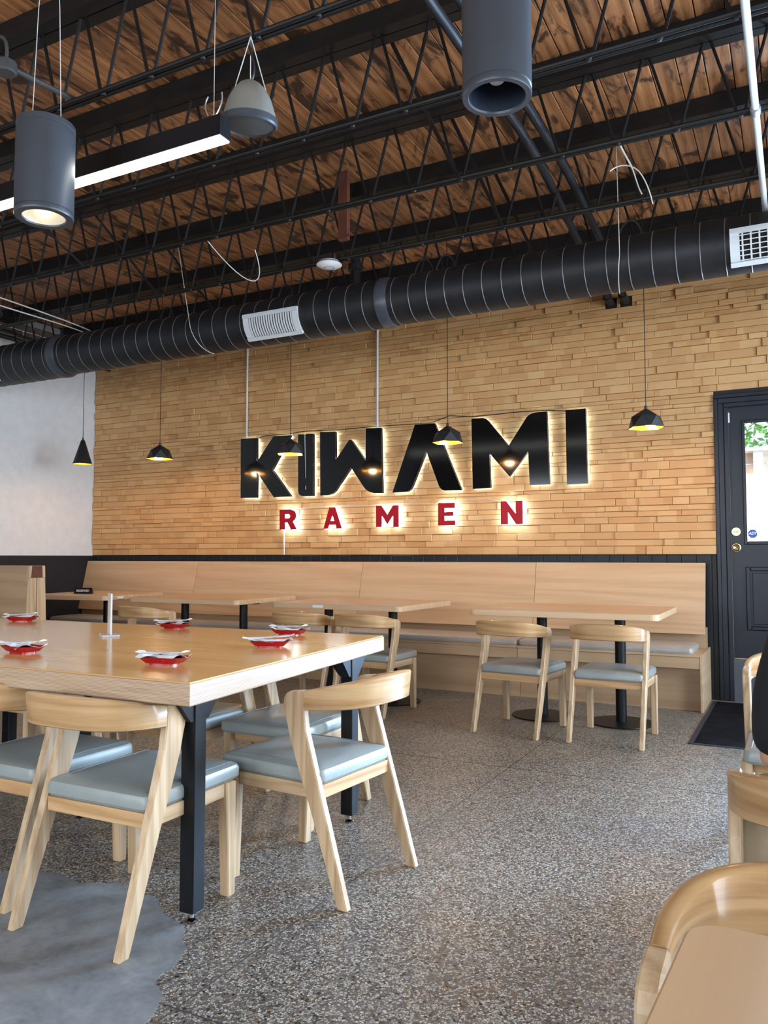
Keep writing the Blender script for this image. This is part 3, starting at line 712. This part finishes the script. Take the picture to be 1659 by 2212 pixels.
facet_pendant((-5.904, PY, 2.203), 'black faceted pendant lamp left of the sign, clear of the letters', .3)
facet_pendant((-4.269, PY, 2.155), 'black faceted pendant lamp in front of the large letter K', .55)
facet_pendant((-2.65, PY, 2.158), 'black faceted pendant lamp in front of the large letter A', .1)
facet_pendant((-1.011, PY, 2.164), 'black faceted pendant lamp nearest the door', .42)
t = thing('cone_pendant', 'black cone pendant lamp hanging before the white wall', 'pendant light', (-7.034, PY, 2.209))
MB().lathe([(.101, 0), (.103, .002), (.022, .262), (.010, .272), (.006, .30)], 36).build('shade', m_shade, t)
MB().lathe([(.1, .003), (.02, .258), (0, .26)], 36).build('copper_lining', m_gold, t)
MB().tube([(0, 0, .3), (0, 0, ZP+.004-2.209)], .0032, 6).build('cord', m_cable, t)
MB().lathe([(0, .05), (.02, .056), (.026, .075), (.014, .12)], 14).build('bulb', m_bulb, t)
light('pendant_glow', 'POINT', (0, 0, .03), 3.0, (1, .7, .4), parent=t, shadow_soft_size=.03)

# ------------------------------------------------------------------ sign letters
BIG = {
 'K': [[(-5.495, 2.497), (-5.282, 2.492), (-5.279, 2.215), (-5.054, 2.494), (-4.831, 2.491), (-5.07, 2.131), (-4.82, 1.828), (-5.043, 1.829), (-5.274, 2.116), (-5.276, 1.832), (-5.489, 1.836)]],
 'first I': [[(-4.732, 2.491), (-4.657, 2.488), (-4.648, 2.02), (-4.631, 2.019), (-4.633, 2.492), (-4.548, 2.488), (-4.544, 1.824), (-4.666, 1.826), (-4.697, 1.835), (-4.719, 1.853), (-4.728, 1.88)], [(-4.646, 1.937), (-4.626, 1.936), (-4.626, 1.897), (-4.646, 1.897)]],
 'W': [[(-4.457, 2.497), (-4.274, 2.490), (-4.268, 2.184), (-4.107, 2.384), (-4.091, 2.394), (-4.075, 2.382), (-3.909, 2.164), (-3.906, 2.495), (-3.733, 2.490), (-3.718, 1.824), (-3.812, 1.827), (-3.864, 1.842), (-3.909, 1.872), (-3.935, 1.902), (-4.08, 2.104), (-4.233, 1.914), (-4.266, 1.869), (-4.307, 1.84), (-4.361, 1.826), (-4.449, 1.826)]],
 'A': [[(-3.351, 2.492), (-3.138, 2.490), (-2.86, 1.822), (-3.036, 1.824), (-3.07, 1.837), (-3.094, 1.87), (-3.229, 2.224), (-3.378, 1.886), (-3.399, 1.85), (-3.434, 1.828), (-3.601, 1.825)]],
 'M': [[(-2.753, 2.504), (-2.64, 2.501), (-2.609, 2.492), (-2.584, 2.471), (-2.383, 2.22), (-2.208, 2.474), (-2.186, 2.494), (-2.149, 2.508), (-2.117, 2.512), (-2.018, 2.512), (-2.0, 1.842), (-2.185, 1.841), (-2.197, 2.157), (-2.38, 1.932), (-2.576, 2.164), (-2.567, 1.832), (-2.743, 1.828)]],
 'last I': [[(-1.845, 2.508), (-1.664, 2.509), (-1.656, 1.834), (-1.841, 1.833)]]}
SMALL = {
 'R': [[(-4.969, 1.692), (-4.829, 1.689), (-4.793, 1.68), (-4.77, 1.663), (-4.76, 1.631), (-4.764, 1.595), (-4.778, 1.575), (-4.799, 1.56), (-4.749, 1.476), (-4.82, 1.474), (-4.864, 1.549), (-4.9, 1.55), (-4.899, 1.474), (-4.967, 1.476)], [(-4.9, 1.64), (-4.847, 1.639), (-4.834, 1.627), (-4.834, 1.607), (-4.847, 1.596), (-4.9, 1.596)]],
 'A': [[(-4.343, 1.696), (-4.272, 1.694), (-4.191, 1.475), (-4.251, 1.473), (-4.265, 1.514), (-4.346, 1.513), (-4.36, 1.475), (-4.414, 1.474)], [(-4.305, 1.616), (-4.281, 1.555), (-4.327, 1.555)]],
 'M': [[(-3.79, 1.7), (-3.729, 1.698), (-3.662, 1.604), (-3.597, 1.697), (-3.538, 1.696), (-3.535, 1.478), (-3.594, 1.477), (-3.597, 1.597), (-3.662, 1.509), (-3.723, 1.598), (-3.727, 1.48), (-3.79, 1.481)]],
 'E': [[(-3.106, 1.705), (-2.933, 1.703), (-2.931, 1.651), (-3.041, 1.652), (-3.041, 1.616), (-2.948, 1.616), (-2.948, 1.576), (-3.042, 1.576), (-3.04, 1.532), (-2.929, 1.53), (-2.929, 1.484), (-3.107, 1.485)]],
 'N': [[(-2.469, 1.7), (-2.415, 1.701), (-2.324, 1.582), (-2.323, 1.701), (-2.258, 1.702), (-2.257, 1.484), (-2.319, 1.483), (-2.399, 1.599), (-2.398, 1.483), (-2.468, 1.483)]]}
def letter(polys, label, face_mat, halo, y0, yf, group, back):
    cx = sum(p[0] for p in polys[0])/len(polys[0]); cz = min(p[1] for p in polys[0])
    t = thing('sign_letter', label, 'sign letter', (cx, y0, cz), group=group)
    fn = lambda a, b, y: (a-cx, y-y0, b-cz)
    f = MB().tprism(polys, fn, y0, yf).build('face', face_mat, t)
    MB().tprism(polys, fn, yf+.0005, back).build('light_edge', halo, t)
for k, v in BIG.items(): letter(v, 'large glossy black letter %s of the backlit wall sign' % k, m_gloss_black, m_halo_soft, 7.130, 7.176, 'large black sign letters', 7.184)
for k, v in SMALL.items(): letter(v, 'small red letter %s glowing white behind, in the lower sign row' % k, m_red_acrylic, m_halo, 7.135, 7.147, 'small red sign letters', 7.185)
tag(MB().tube([(-5.30, 7.19, 2.50), (-5.18, 7.185, 2.52), (-4.9, 7.185, 2.515), (-4.68, 7.185, 2.53), (-4.3, 7.19, 2.515), (-3.9, 7.19, 2.52), (-3.2, 7.185, 2.505), (-3.0, 7.18, 2.56), (-2.75, 7.185, 2.53), (-2.3, 7.185, 2.54), (-2.02, 7.185, 2.53), (-1.84, 7.19, 2.51)], .004, 6).build('sign_wire', m_cable), 'thin dark wire linking the tops of the large sign letters', 'wire')
tag(MB().tube([(-4.78, 7.19, 1.70), (-4.3, 7.185, 1.715), (-3.9, 7.19, 1.71), (-3.6, 7.185, 1.72), (-3.15, 7.185, 1.70), (-3.1, 7.185, 1.73), (-2.6, 7.185, 1.735), (-2.48, 7.185, 1.70)], .003, 6).build('sign_wire', m_wire), 'thin pale wire linking the tops of the small red letters', 'wire')
for x, z0, z1, lab in ((-5.455, 2.49, 3.6, 'above the large letter K'), (-3.80, 2.49, 3.6, 'above the large letter W'), (-4.94, 1.205, 1.478, 'below the small letter R')):
    tag(MB().tube([(x, 7.186, z0), (x, 7.186, z1)], .011 if z1 > 3 else .008, 8).build('white_raceway', m_white_metal), 'thin white cable tube running up the wood wall '+lab, 'cable tube', 'sign cable tubes')

# ------------------------------------------------------------------ banquette along the back wall
BX = [XL+.025, -6.07, -3.931, -2.13, -.69]
BL = ['the section in the left corner', 'the section below the letters K and W', 'the section below the letters A and M', 'the section nearest the door']
for i in range(4):
    x0, x1 = BX[i]+.002, BX[i+1]-.002
    t = thing('banquette_bench', 'maple veneer wall bench with grey cushion, '+BL[i], 'bench', ((x0+x1)/2, 6.6, 0), group='wall bench sections')
    h = (x1-x0)/2
    MB().box(-h, h, .02, .585, 0, .415).build('base', m_maple_dark, t)
    MB().box(-h, h, -.052, .019, .328, .414).build('apron', m_maple, t, bevel=.0015)
    MB().box(-h, h, -.062, .585, .416, .434).build('seat_board', m_maple, t, bevel=.002)
    MB().box(-h, h, .44, .585, .4345, .60).build('rear_strip', m_maple_dark, t)
    # sloping back panel
    P = [(.385, .552), (.405, .548), (.545, 1.128), (.522, 1.132)]
    MB().prism([(b, c) for b, c in P], lambda b, c, x: (x, b, c), -h, h).build('back_panel', m_maple, t, bevel=.0015)
    if i == 3: MB().box(h+.0005, h+.018, -.055, .60, 0, .434).build('end_panel', m_maple_y, t, bevel=.0015)
    sx = 1 if i else 2
    cu = MB()
    for k in range(sx):
        a, b = -h+2*h*k/sx, -h+2*h*(k+1)/sx
        c2 = MB(); cushion(c2, a+.006, b-(.006 if i < 3 else .05), -.045, .425, .4345, .487, .03, .012, .022); c2.build('seat_cushion', m_bench_leather, t)
# half-height booth divider at the left
t = thing('booth_divider', 'tall back-to-back booth divider with plywood end at far left', 'booth', (-5.9, 4.8, 0))
MB().prism([(-.135, .02), (-.10, .02), (-.05, 1.105), (-.083, 1.105)], lambda b, c, x: (x, b, c), XL+5.9+.02, -.001).build('front_back_panel', m_maple_dark, t)
MB().prism([(.135, .02), (.10, .02), (.05, 1.105), (.083, 1.105)], lambda b, c, x: (x, b, c), XL+5.9+.02, -.001).build('rear_back_panel', m_maple_dark, t)
MB().prism([(-.138, .0), (-.004, .0), (-.004, 1.0), (-.085, 1.0)], lambda b, c, x: (x, b, c), 0, .018).build('end_panel', m_ash_z, t, bevel=.002)
MB().prism([(.138, .0), (.004, .0), (.004, 1.0), (.085, 1.0)], lambda b, c, x: (x, b, c), 0, .018).build('end_panel', m_ash_z, t, bevel=.002)
MB().prism([(-.06, 1.002), (.06, 1.002), (.052, 1.10), (-.052, 1.10)], lambda b, c, x: (x, b, c), -.01, .012).build('end_block', m_bracket, t)
MB().prism([(-.086, 1.002), (-.061, 1.002), (-.053, 1.105), (-.08, 1.105)], lambda b, c, x: (x, b, c), 0, .018).prism([(.086, 1.002), (.061, 1.002), (.053, 1.105), (.08, 1.105)], lambda b, c, x: (x, b, c), 0, .018).build('end_upright', m_ash_z, t)

# ------------------------------------------------------------------ four-top tables on pedestals
def pedestal_table(cx, cy, L, dp, z, stems, label, rz=0):
    t = thing('pedestal_table', label, 'table', (cx, cy, 0), rz, group='maple tables along the wall bench')
    mb = MB(); h, d = L/2, dp/2
    rings = [rrect(-h+e, h-e, -d+e, d-e, .05, zz, 5) for e, zz in ((.002, z-.042), (0, z-.040), (0, z-.002), (.002, z))]
    mb.loft(rings, smooth=False); mb.build('tabletop', m_maple, t)
    for sx_ in stems:
        MB().tube([(sx_, -.1, .012), (sx_, -.1, z-.043)], .038, 20).build('column', m_black, t)
        MB().lathe([(0, 0), (.225, 0), (.228, .004), (.225, .010), (.05, .014), (0, .014)], 40, (sx_, -.1, 0)).build('base_disc', m_black, t)
        MB().box(sx_-.16, sx_+.16, -.13, -.07, z-.055, z-.0435).build('top_plate', m_black, t)
    return t
ZTB = .80
pedestal_table(-1.50, 6.0, 1.33, 1.0, ZTB, (-.225, .345), 'maple table with two black pedestals, nearest the door', .012)
t3 = pedestal_table(-3.33, 6.03, 1.24, .97, ZTB, (-.28, .345), 'maple table with two black pedestals, second from the door', -.02)
pedestal_table(-5.03, 6.14, 1.27, .98, ZTB, (-.27, .42), 'maple table with two black pedestals, third from the door', .02)
t1 = pedestal_table(-6.55, 6.08, 1.0, 1.0, ZTB, (.22,), 'maple table with one black pedestal, in the left corner', .16)
for tt, p, r in ((t3, (-.14, -.4865, ZTB-.02), (math.pi/2, 0, 0)), (t1, (.5015, -.27, ZTB-.02), (math.pi/2, 0, math.pi/2))):
    o = MB().box(-.05, .05, -.011, .011, 0, .001).build('table_tag', m_white_plastic, tt); o.location = p; o.rotation_euler = r

# ------------------------------------------------------------------ big shared table
ct = thing('communal_table', 'large plywood communal table with black square steel legs', 'table', (-1.70, 1.9, 0))
ZC = .81; o_ = Vector((1.70, -1.9, 0))
quad = [(-1.605, 1.853), (-1.755, 3.385), (-4.75, 3.255), (-4.70, 1.835)]
def q2(ins, z):
    c = Vector((sum(p[0] for p in quad)/4, sum(p[1] for p in quad)/4)); P = []
    for p in quad:
        v = Vector(p)-c; P.append((c.x+v.x-math.copysign(ins, v.x)+o_.x, c.y+v.y-math.copysign(ins, v.y)+o_.y, z))
    return P
MB().loft([q2(.003, ZC-.004), q2(.003, ZC-.0005), q2(.005, ZC)], smooth=False).build('tabletop', m_table, ct)
MB().loft([q2(.004, ZC-.072), q2(0, ZC-.068), q2(0, ZC-.007), q2(.003, ZC-.0042)], smooth=False).build('plywood_core', m_ply, ct)
for lx, ly in ((-1.782, 2.08), (-1.815, 3.165), (-2.925, 2.65), (-4.08, 3.165), (-4.3, 2.07)):
    x, y = lx+o_.x, ly+o_.y
    l = MB().box(x-.029, x+.029, y-.029, y+.029, .035, ZC-.073).build('leg', m_black, ct, bevel=.003)
    for dx, dy in ((-1, 0), (0, 1), (1, 0), (0, -1)):
        if (lx > -2 and dx > 0) : continue
        ux, uy = (dx, dy)
        MB().prism([(.0295, 0), (.105, 0), (.105, -.015), (.042, -.09), (.0295, -.09)], lambda a, b, t, x=x, y=y, ux=ux, uy=uy: (x+ux*a-uy*t, y+uy*a+ux*t, ZC-.0735+b), -.024, .024).build('gusset', m_black, l)
    MB().lathe([(0, 0), (.022, 0), (.024, .005), (.018, .011), (.008, .013), (.008, .036)], 16, (x, y, 0)).build('levelling_foot', m_chrome, l)

# ------------------------------------------------------------------ chairs
def chair_proto():
    t = thing('dining_chair', 'proto', 'chair', (0, 0, 0), group='ash dining chairs with grey seats')
    V = .26
    s = MB(); cushion(s, -.225, .225, -.155, .325, .392, .447, .03, .010, .018)
    so = s.build('seat', m_leather, t)
    for x in (-.196, .196): MB().tube([(x, -.13, .4475), (x*1.0, .1, .4515), (x, .30, .4475)], .0018, 5).build('seam', m_leather_dark, so)
    prof = [(.027, 0), (.160, .355), (.192, .43), (.236, .55), (.264, .655), (.264, .680), (.252, .700), (.228, .709), (.176, .714), (.172, .645), (.168, .618), (.163, .578), (.118, .432), (.042, .186), (-.014, 0)]
    for sx in (-1, 1):
        MB().prism([(u-V, z) for u, z in prof], lambda v, z, x: (x, v, z), sx*.226-.0145, sx*.226+.0145).build('leg', m_ash_z, t, bevel=.004)
        fl_ = [(.484, .392), (.540, .392), (.537, .0), (.500, 0)]
        MB().prism([(u-V, z) for u, z in fl_], lambda v, z, x: (x, v, z), sx*.215-.02, sx*.215+.02).build('leg', m_ash_z, t, bevel=.004)
        MB().box(sx*.215-.0105, sx*.215+.0105, -.115, .224, .345, .391).build('side_rail', m_ash_y, t, bevel=.002)
    MB().box(-.194, .194, .228, .250, .345, .391).build('front_rail', m_ash_x, t, bevel=.002)
    MB().box(-.2105, .2105, -.152, -.130, .345, .391).build('rear_rail', m_ash_x, t, bevel=.002)
    rings = []; N = 28
    for k in range(N+1):
        a = math.pi*k/N; c, s_ = math.cos(a), math.sin(a)
        f = abs(s_)**.78
        px = math.copysign(abs(c)**.62, c)*.226; py = -.086-.205*f
        a2 = a+1e-3; c2, s2 = math.cos(a2), math.sin(a2)
        tx = math.copysign(abs(c2)**.62, c2)*.226-px; ty = -.205*(abs(s2)**.78-f)
        if k == 0: tx, ty = 0, -1
        if k == N: tx, ty = 0, 1
        l = math.hypot(tx, ty); nx, ny = -ty/l, tx/l       # left normal
        top, bot = .714+.048*f, .645+.014*f; w = .0125+.002*f; tl = -.012*f
        q = []
        for dn, zz in ((-1, bot+.004), (-.6, bot), (.6, bot), (1, bot+.004), (1, top-.005), (.55, top), (-.55, top), (-1, top-.005)):
            fz = (zz-bot)/(top-bot)
            q.append((px+nx*dn*w, py+ny*dn*w+tl*fz, zz))
        rings.append(q)
    MB().loft(rings).build('backrest', m_ash_band, t, angle=50)
    return t
m_leather_dark = plain('leather_stitch', srgb(128, 138, 142), .5, noise=.02)
proto = chair_proto()
CH = [(-2.02, 2.035, .5, 'tucked at the front of the communal table, nearest its black corner leg'),
      (-2.60, 2.10, 0, 'at the front left of the communal table, left of the corner chair'),
      (-1.615, 2.625, 85, 'at the right end of the communal table, angled away from it'),
      (-2.125, 3.235, 180, 'on the far side of the communal table, nearest its right end'),
      (-2.64, 3.12, 180, 'on the far side of the communal table, second from its right end'),
      (-3.24, 3.17, 180, 'on the far side of the communal table, third from its right end'),
      (-3.86, 3.2, 180, 'on the far side of the communal table, fourth from its right end'),
      (-1.105, 5.385, -1, 'right one at the bench table nearest the door'),
      (-1.737, 5.375, -6, 'left one at the bench table nearest the door'),
      (-2.945, 5.50, -2, 'right one at the second bench table from the door'),
      (-3.525, 5.50, 3, 'left one at the second bench table from the door'),
      (-5.10, 5.42, 0, 'at the third wall bench table, behind the clear acrylic stand'),
      (.015, 3.71, 180, 'far right, facing the camera beyond the person in black'),
      (.085, 2.02, 2, 'at the right edge, holding the person in black'),
      (.064, .945, 180, 'in the right foreground, behind the near table corner')]
for i, (x, y, a, lab) in enumerate(CH):
    c = proto if i == 0 else copy_tree(proto)
    c.location = (x, y, 0); c.rotation_euler = (0, 0, math.radians(a)); c['label'] = 'pale ash chair '+lab
# ------------------------------------------------------------------ near table at the lower right
nt = thing('near_table', 'maple laminate table corner in the right foreground', 'table', (.30, .55, 0), math.radians(-3.0))
mb = MB(); mb.loft([rrect(-.43+e, .50-e, -.40+e, .345-e, .034, zz, 6) for e, zz in ((.002, ZTB-.035), (0, ZTB-.032), (0, ZTB-.003), (.003, ZTB))], smooth=False); mb.build('tabletop', m_fgtable, nt)
MB().tube([(.05, 0, .012), (.05, 0, ZTB-.036)], .038, 20).build('column', m_black, nt)
MB().lathe([(0, 0), (.225, 0), (.228, .004), (.225, .010), (.05, .014), (0, .014)], 40, (.05, 0, 0)).build('base_disc', m_black, nt)

# ------------------------------------------------------------------ table settings
def tray_mesh():
    mb = MB(); L, Wd = .080, .050
    def ring(l, w, z, lift=0):
        P = rrect(-l, l, -w, w, .012, z, 3)
        return [(x, y, zz+lift*((abs(x)/l)**3)*((abs(y)/w)**2)) for x, y, zz in P]
    mb.loft([ring(L*.60, Wd*.6, 0), ring(L*.60, Wd*.6, .006), ring(L*.74, Wd*.72, .007), ring(L, Wd, .022, .008), ring(L*.975, Wd*.96, .023, .008), ring(L*.72, Wd*.70, .0105), ring(L*.4, Wd*.4, .010)])
    return mb
def napkin_mesh(seed):
    r = random.Random(seed); mb = MB(); nx, ny = 14, 7; L, Wd = .088, .044; P = []
    fold = [r.uniform(-.5, .5) for _ in range(6)]
    for i in range(nx+1):
        for j in range(ny+1):
            u, v = i/nx*2-1, j/ny*2-1
            z = .027+.011*abs(math.sin(u*2.6+fold[0]+v*1.2))*(1-abs(u)*.4)+.006*math.sin(v*3+fold[1]*4+u*4)+.007*max(0, abs(u)-.65)/.35
            x = L*u*(1+.08*math.sin(v*4+fold[2]*5)); y = Wd*v*(1+.22*math.sin(u*5+fold[3]*6))+.01*math.sin(u*3+fold[4]*4)
            z = max(z, .0245); P.append((x, y, z))
    F = [[i*(ny+1)+j, (i+1)*(ny+1)+j, (i+1)*(ny+1)+j+1, i*(ny+1)+j+1] for i in range(nx) for j in range(ny)]
    top = len(P); P2 = [(x, y, z-.0008) for x, y, z in P]; F2 = [[top+a for a in reversed(f)] for f in F]
    mb.add(P+P2, F+F2, False); return mb
def sleeve_mesh():
    mb = MB(); n = 12; P = []; F = []
    for i in range(n+1):
        u = i/n*2-1; w = .0125+.012*max(0, abs(u)-.72)/.28; z = .046+.005*u+(.006*max(0, abs(u)-.8)/.2)
        P += [(u*.106, -w, z), (u*.106, 0, z+.0045), (u*.106, w, z), (u*.106, 0, z-.002)]
    for i in range(n):
        a, b = i*4, i*4+4; F += [[a+k, a+(k+1) % 4, b+(k+1) % 4, b+k] for k in range(4)]
    F += [[3, 2, 1, 0], [n*4, n*4+1, n*4+2, n*4+3]]
    mb.add(P, F, False); return mb
tm = tray_mesh().mesh('tray', m_red_tray); slm = sleeve_mesh().mesh('sleeve', m_paper)
ink = MB()
for k in range(9):
    x = -.05+k*.0105; ink.box(x, x+.006, -.0075, -.0045, .0497, .0506)
inkm = ink.mesh('print', m_ink)
PL = [(-1.955, 2.125, 8, 'at the front right of the communal table'), (-2.68, 2.13, -4, 'at the front left of the communal table'), (-1.945, 2.735, 28, 'at the right end of the communal table'),
      (-2.165, 3.20, 4, 'on the far right of the communal table'), (-2.90, 3.22, 2, 'beyond the acrylic stand on the communal table'), (-3.99, 3.16, 20, 'on the far left of the communal table')]
for i, (x, y, a, lab) in enumerate(PL):
    rz = math.radians(a)
    o = D.objects.new('red_tray', tm); COL.objects.link(o); o.location = (x, y, ZC); o.rotation_euler = (0, 0, rz); tag(o, 'small red rectangular dish '+lab, 'dish', 'red dishes')
    o = napkin_mesh(i+11).build('paper_napkin', m_paper); o.location = (x, y, ZC-.006); o.rotation_euler = (0, 0, rz+R.uniform(-.15, .15)); tag(o, 'crumpled white napkin on the red dish '+lab, 'napkin', 'white napkins')
    o = D.objects.new('chopstick_sleeve', slm); COL.objects.link(o); o.location = (x, y-.012, ZC-.006); o.rotation_euler = (0, 0, rz+math.radians((-9, 14, 8, -12, 6, -10)[i])); tag(o, 'white paper chopstick sleeve across the dish '+lab, 'chopsticks', 'chopstick sleeves')
    q = D.objects.new('print', inkm); COL.objects.link(q); q.parent = o
a = thing('acrylic_stand', 'clear acrylic sign stand seen edge-on on the communal table', 'sign stand', (-2.885, 2.765, ZC), math.radians(53))
MB().box(-.004, .004, -.055, .055, .0095, .20).build('upright_panel', m_acrylic, a, bevel=.001)
MB().box(-.04, .04, -.06, .06, 0, .009).build('foot', m_acrylic, a, bevel=.002)
rs = thing('reserved_sign', 'small black tent sign reading RESERVED on the corner table', 'table sign', (-6.62, 5.98, ZTB), math.radians(22))
MB().prism([(-.035, 0), (.035, 0), (.004, .062), (-.004, .062)], lambda b, c, x: (x, b, c), -.092, .092).build('tent', m_black, rs)
tl = math.atan2(.062, .031)
text('RESERVED', .034, (0, -.0205, .0305), (tl, 0, 0), m_white_plastic, rs, sx=.92, bold=.0008)
MB().obox((0, -.0345+.008, .0145), (1, 0, 0), (0, math.cos(tl), math.sin(tl)), (0, -math.sin(tl), math.cos(tl)), .07, .001, .0005).build('underline', m_white_plastic, rs)
tag(MB().box(-.625, .42, 5.47, 7.10, 0, .006).build('door_mat', m_mat, bevel=.002), 'black entrance mat on the floor before the door', 'mat')
mt = D.objects['door_mat']
MB().box(-.625, .42, 5.44, 5.47, 0, .005).box(-.655, -.625, 5.44, 7.10, 0, .005).build('mat_border', plain('mat_rubber_edge', srgb(36, 44, 60), .5), mt)

# ------------------------------------------------------------------ the person seated at the right edge
def skinned(name, verts, edges, rad, mat, parent, sub=2, root=0):
    me = D.meshes.new(name); me.from_pydata(verts, edges, []); o = D.objects.new(name, me); COL.objects.link(o)
    o.modifiers.new('skin', 'SKIN'); sl = me.skin_vertices[0].data
    for i, r in enumerate(rad):
        sl[i].radius = r if isinstance(r, tuple) else (r, r); sl[i].use_root = (i == root)
    o.modifiers['skin'].use_smooth_shade = True
    md = o.modifiers.new('sub', 'SUBSURF'); md.levels = sub; md.render_levels = sub
    bpy.context.view_layer.update()
    m2 = D.meshes.new_from_object(o.evaluated_get(bpy.context.evaluated_depsgraph_get()))
    D.objects.remove(o); m2.name = name; m2.materials.clear(); m2.materials.append(mat)
    for p_ in m2.polygons: p_.use_smooth = True
    o = D.objects.new(name, m2); COL.objects.link(o)
    if parent: o.parent = parent
    return o
pe = thing('person', 'person in black shirt and khaki trousers seated at the right edge', 'person', (.128, 2.05, .018))
# skeleton in the chair's frame: +y is the way the person faces, pelvis on the seat
bv = [(0, -.03, .53), (0, -.05, .66), (0, -.055, .80), (0, -.05, .93), (0, -.04, 1.02), (0, -.025, 1.09), (0, -.005, 1.16), (0, .0, 1.24)]
br = [(.155, .115), (.130, .095), (.13, .095), (.132, .092), (.07, .06), (.052, .052), (.052, .054), (.05, .055)]
be = [(0, 1), (1, 2), (2, 3), (3, 4), (4, 5), (5, 6), (6, 7)]
for sx in (-1, 1):
    n0 = len(bv)
    bv += [(sx*.150, -.05, .955), (sx*.180, -.045, .84), (sx*.186, -.02, .700), (sx*.19, .12, .72), (sx*.165, .235, .755)]; br += [.044, .042, .037, .034, .026]
    be += [(3, n0), (n0, n0+1), (n0+1, n0+2), (n0+2, n0+3), (n0+3, n0+4)]
    n1 = len(bv)
    bv += [(sx*.095, .06, .525), (sx*.105, .42, .50), (sx*.10, .44, .28), (sx*.10, .42, .07), (sx*.105, .55, .045)]; br += [.082, .058, .05, .036, (.034, .03)]
    be += [(0, n1), (n1, n1+1), (n1+1, n1+2), (n1+2, n1+3), (n1+3, n1+4)]
body = skinned('body', bv, be, br, m_skin, pe)
# head
hd = MB(); prof = []
rings = []
for k in range(13):
    a = math.pi*k/12; z = 1.285-.118*math.cos(a); s_ = math.sin(a)
    jaw = 1-.26*max(0, (1.25-z)/.12)
    ring = []
    for q in range(20):
        b = 2*math.pi*q/20; x = .073*jaw*s_*math.cos(b); y = .092*s_*math.sin(b)*(1-.10*max(0, (1.25-z)/.12))+.012
        ring.append((x, y, z))
    rings.append(ring)
hd.loft(rings); head = hd.build('head', m_skin, pe, loc=(0, 0, -.06))
MB().lathe([(0, -.012), (.012, -.006), (.013, .004), (.004, .03), (0, .034)], 10, (0, .103, 1.262)).build('nose', m_skin, head)
for sx in (-1, 1):
    MB().lathe([(0, -.011), (.009, -.006), (.011, 0), (.009, .006), (0, .011)], 10, (sx*.03, .091, 1.292)).build('eye', m_eye, head)
    MB().lathe([(0, -.03), (.010, -.02), (.013, 0), (.011, .02), (0, .028)], 8, (sx*.074, .005, 1.28)).build('ear', m_skin, head)
MB().tube(bez((-.024, .088, 1.222), (-.01, .101, 1.219), (.01, .101, 1.219), (.024, .088, 1.222), 8), .005, 6).build('mouth', m_lip, head)
hr = MB(); rings = []
for k in range(9):
    a = math.pi*k/12; z = 1.288-.128*math.cos(math.pi-a); s_ = math.sin(a)
    rings.append([(.081*s_*math.cos(2*math.pi*q/20), .100*s_*math.sin(2*math.pi*q/20)*(1 if math.sin(2*math.pi*q/20) < 0 else (1 if k < 5 else .55))+.006, z+(.0 if math.sin(2*math.pi*q/20) < .3 or k < 5 else .035)) for q in range(20)])
hr.loft(rings); hr.build('hair', m_hair, head)
# clothing
sv = [(0, -.03, .56), (0, -.05, .68), (0, -.055, .80), (0, -.05, .93), (0, -.04, 1.005), (0, -.032, 1.05)]
sr = [(.205, .150), (.185, .135), (.16, .125), (.168, .122), (.1, .085), (.066, .064)]
se = [(0, 1), (1, 2), (2, 3), (3, 4), (4, 5)]
for sx in (-1, 1):
    n0 = len(sv); sv += [(sx*.155, -.05, .962), (sx*.178, -.048, .86), (sx*.184, -.030, .712)]; sr += [.066, .060, .055]
    se += [(3, n0), (n0, n0+1), (n0+1, n0+2)]
skinned('shirt', sv, se, sr, m_shirt, pe)
tv = [(0, -.02, .535)]; trr = [(.20, .14)]; te = []
for sx in (-1, 1):
    n1 = len(tv); tv += [(sx*.095, .06, .53), (sx*.105, .42, .505), (sx*.10, .44, .28), (sx*.10, .425, .11)]; trr += [.096, .072, .064, .055]
    te += [(0, n1), (n1, n1+1), (n1+1, n1+2), (n1+2, n1+3)]
skinned('trousers', tv, te, trr, m_trousers, pe)
for sx in (-1, 1):
    MB().loft([rrect(sx*.105-.045+e, sx*.105+.045-e, .33+e, .59-e, .04, z_, 5) for e, z_ in ((.004, 0), (0, .012), (.002, .05), (.02, .085))]).build('shoe', m_shirt, pe)
    h = [(sx*.165, .235, .755), (sx*.155, .29, .775), (sx*.15, .325, .79)]; hrr = [(.026, .02), (.036, .017), (.034, .014)]; hen = [(0, 1), (1, 2)]
    for f, (dx, ln) in enumerate(((-.027, .062), (-.009, .072), (.009, .068), (.026, .052))):
        n0 = len(h); bx_, by_, bz_ = h[2]
        h += [(bx_+dx, by_+ln*.35, bz_+.002), (bx_+dx*1.08, by_+ln*.75, bz_-.006), (bx_+dx*1.1, by_+ln, bz_-.02)]; hrr += [.0095, .0085, .007]; hen += [(2, n0), (n0, n0+1), (n0+1, n0+2)]
    n0 = len(h); h += [(h[1][0]-sx*.035, h[1][1]+.01, h[1][2]-.004), (h[1][0]-sx*.052, h[1][1]+.04, h[1][2]-.01)]; hrr += [.011, .0085]; hen += [(1, n0), (n0, n0+1)]
    skinned('hand', h, hen, hrr, m_skin, pe)
MB().tube(bez((-.232, -.10, .645), (-.222, -.20, .655), (-.205, -.22, .63), (-.10, -.21, .545), 12), .006, 6).build('white_strap', m_white_plastic, pe)
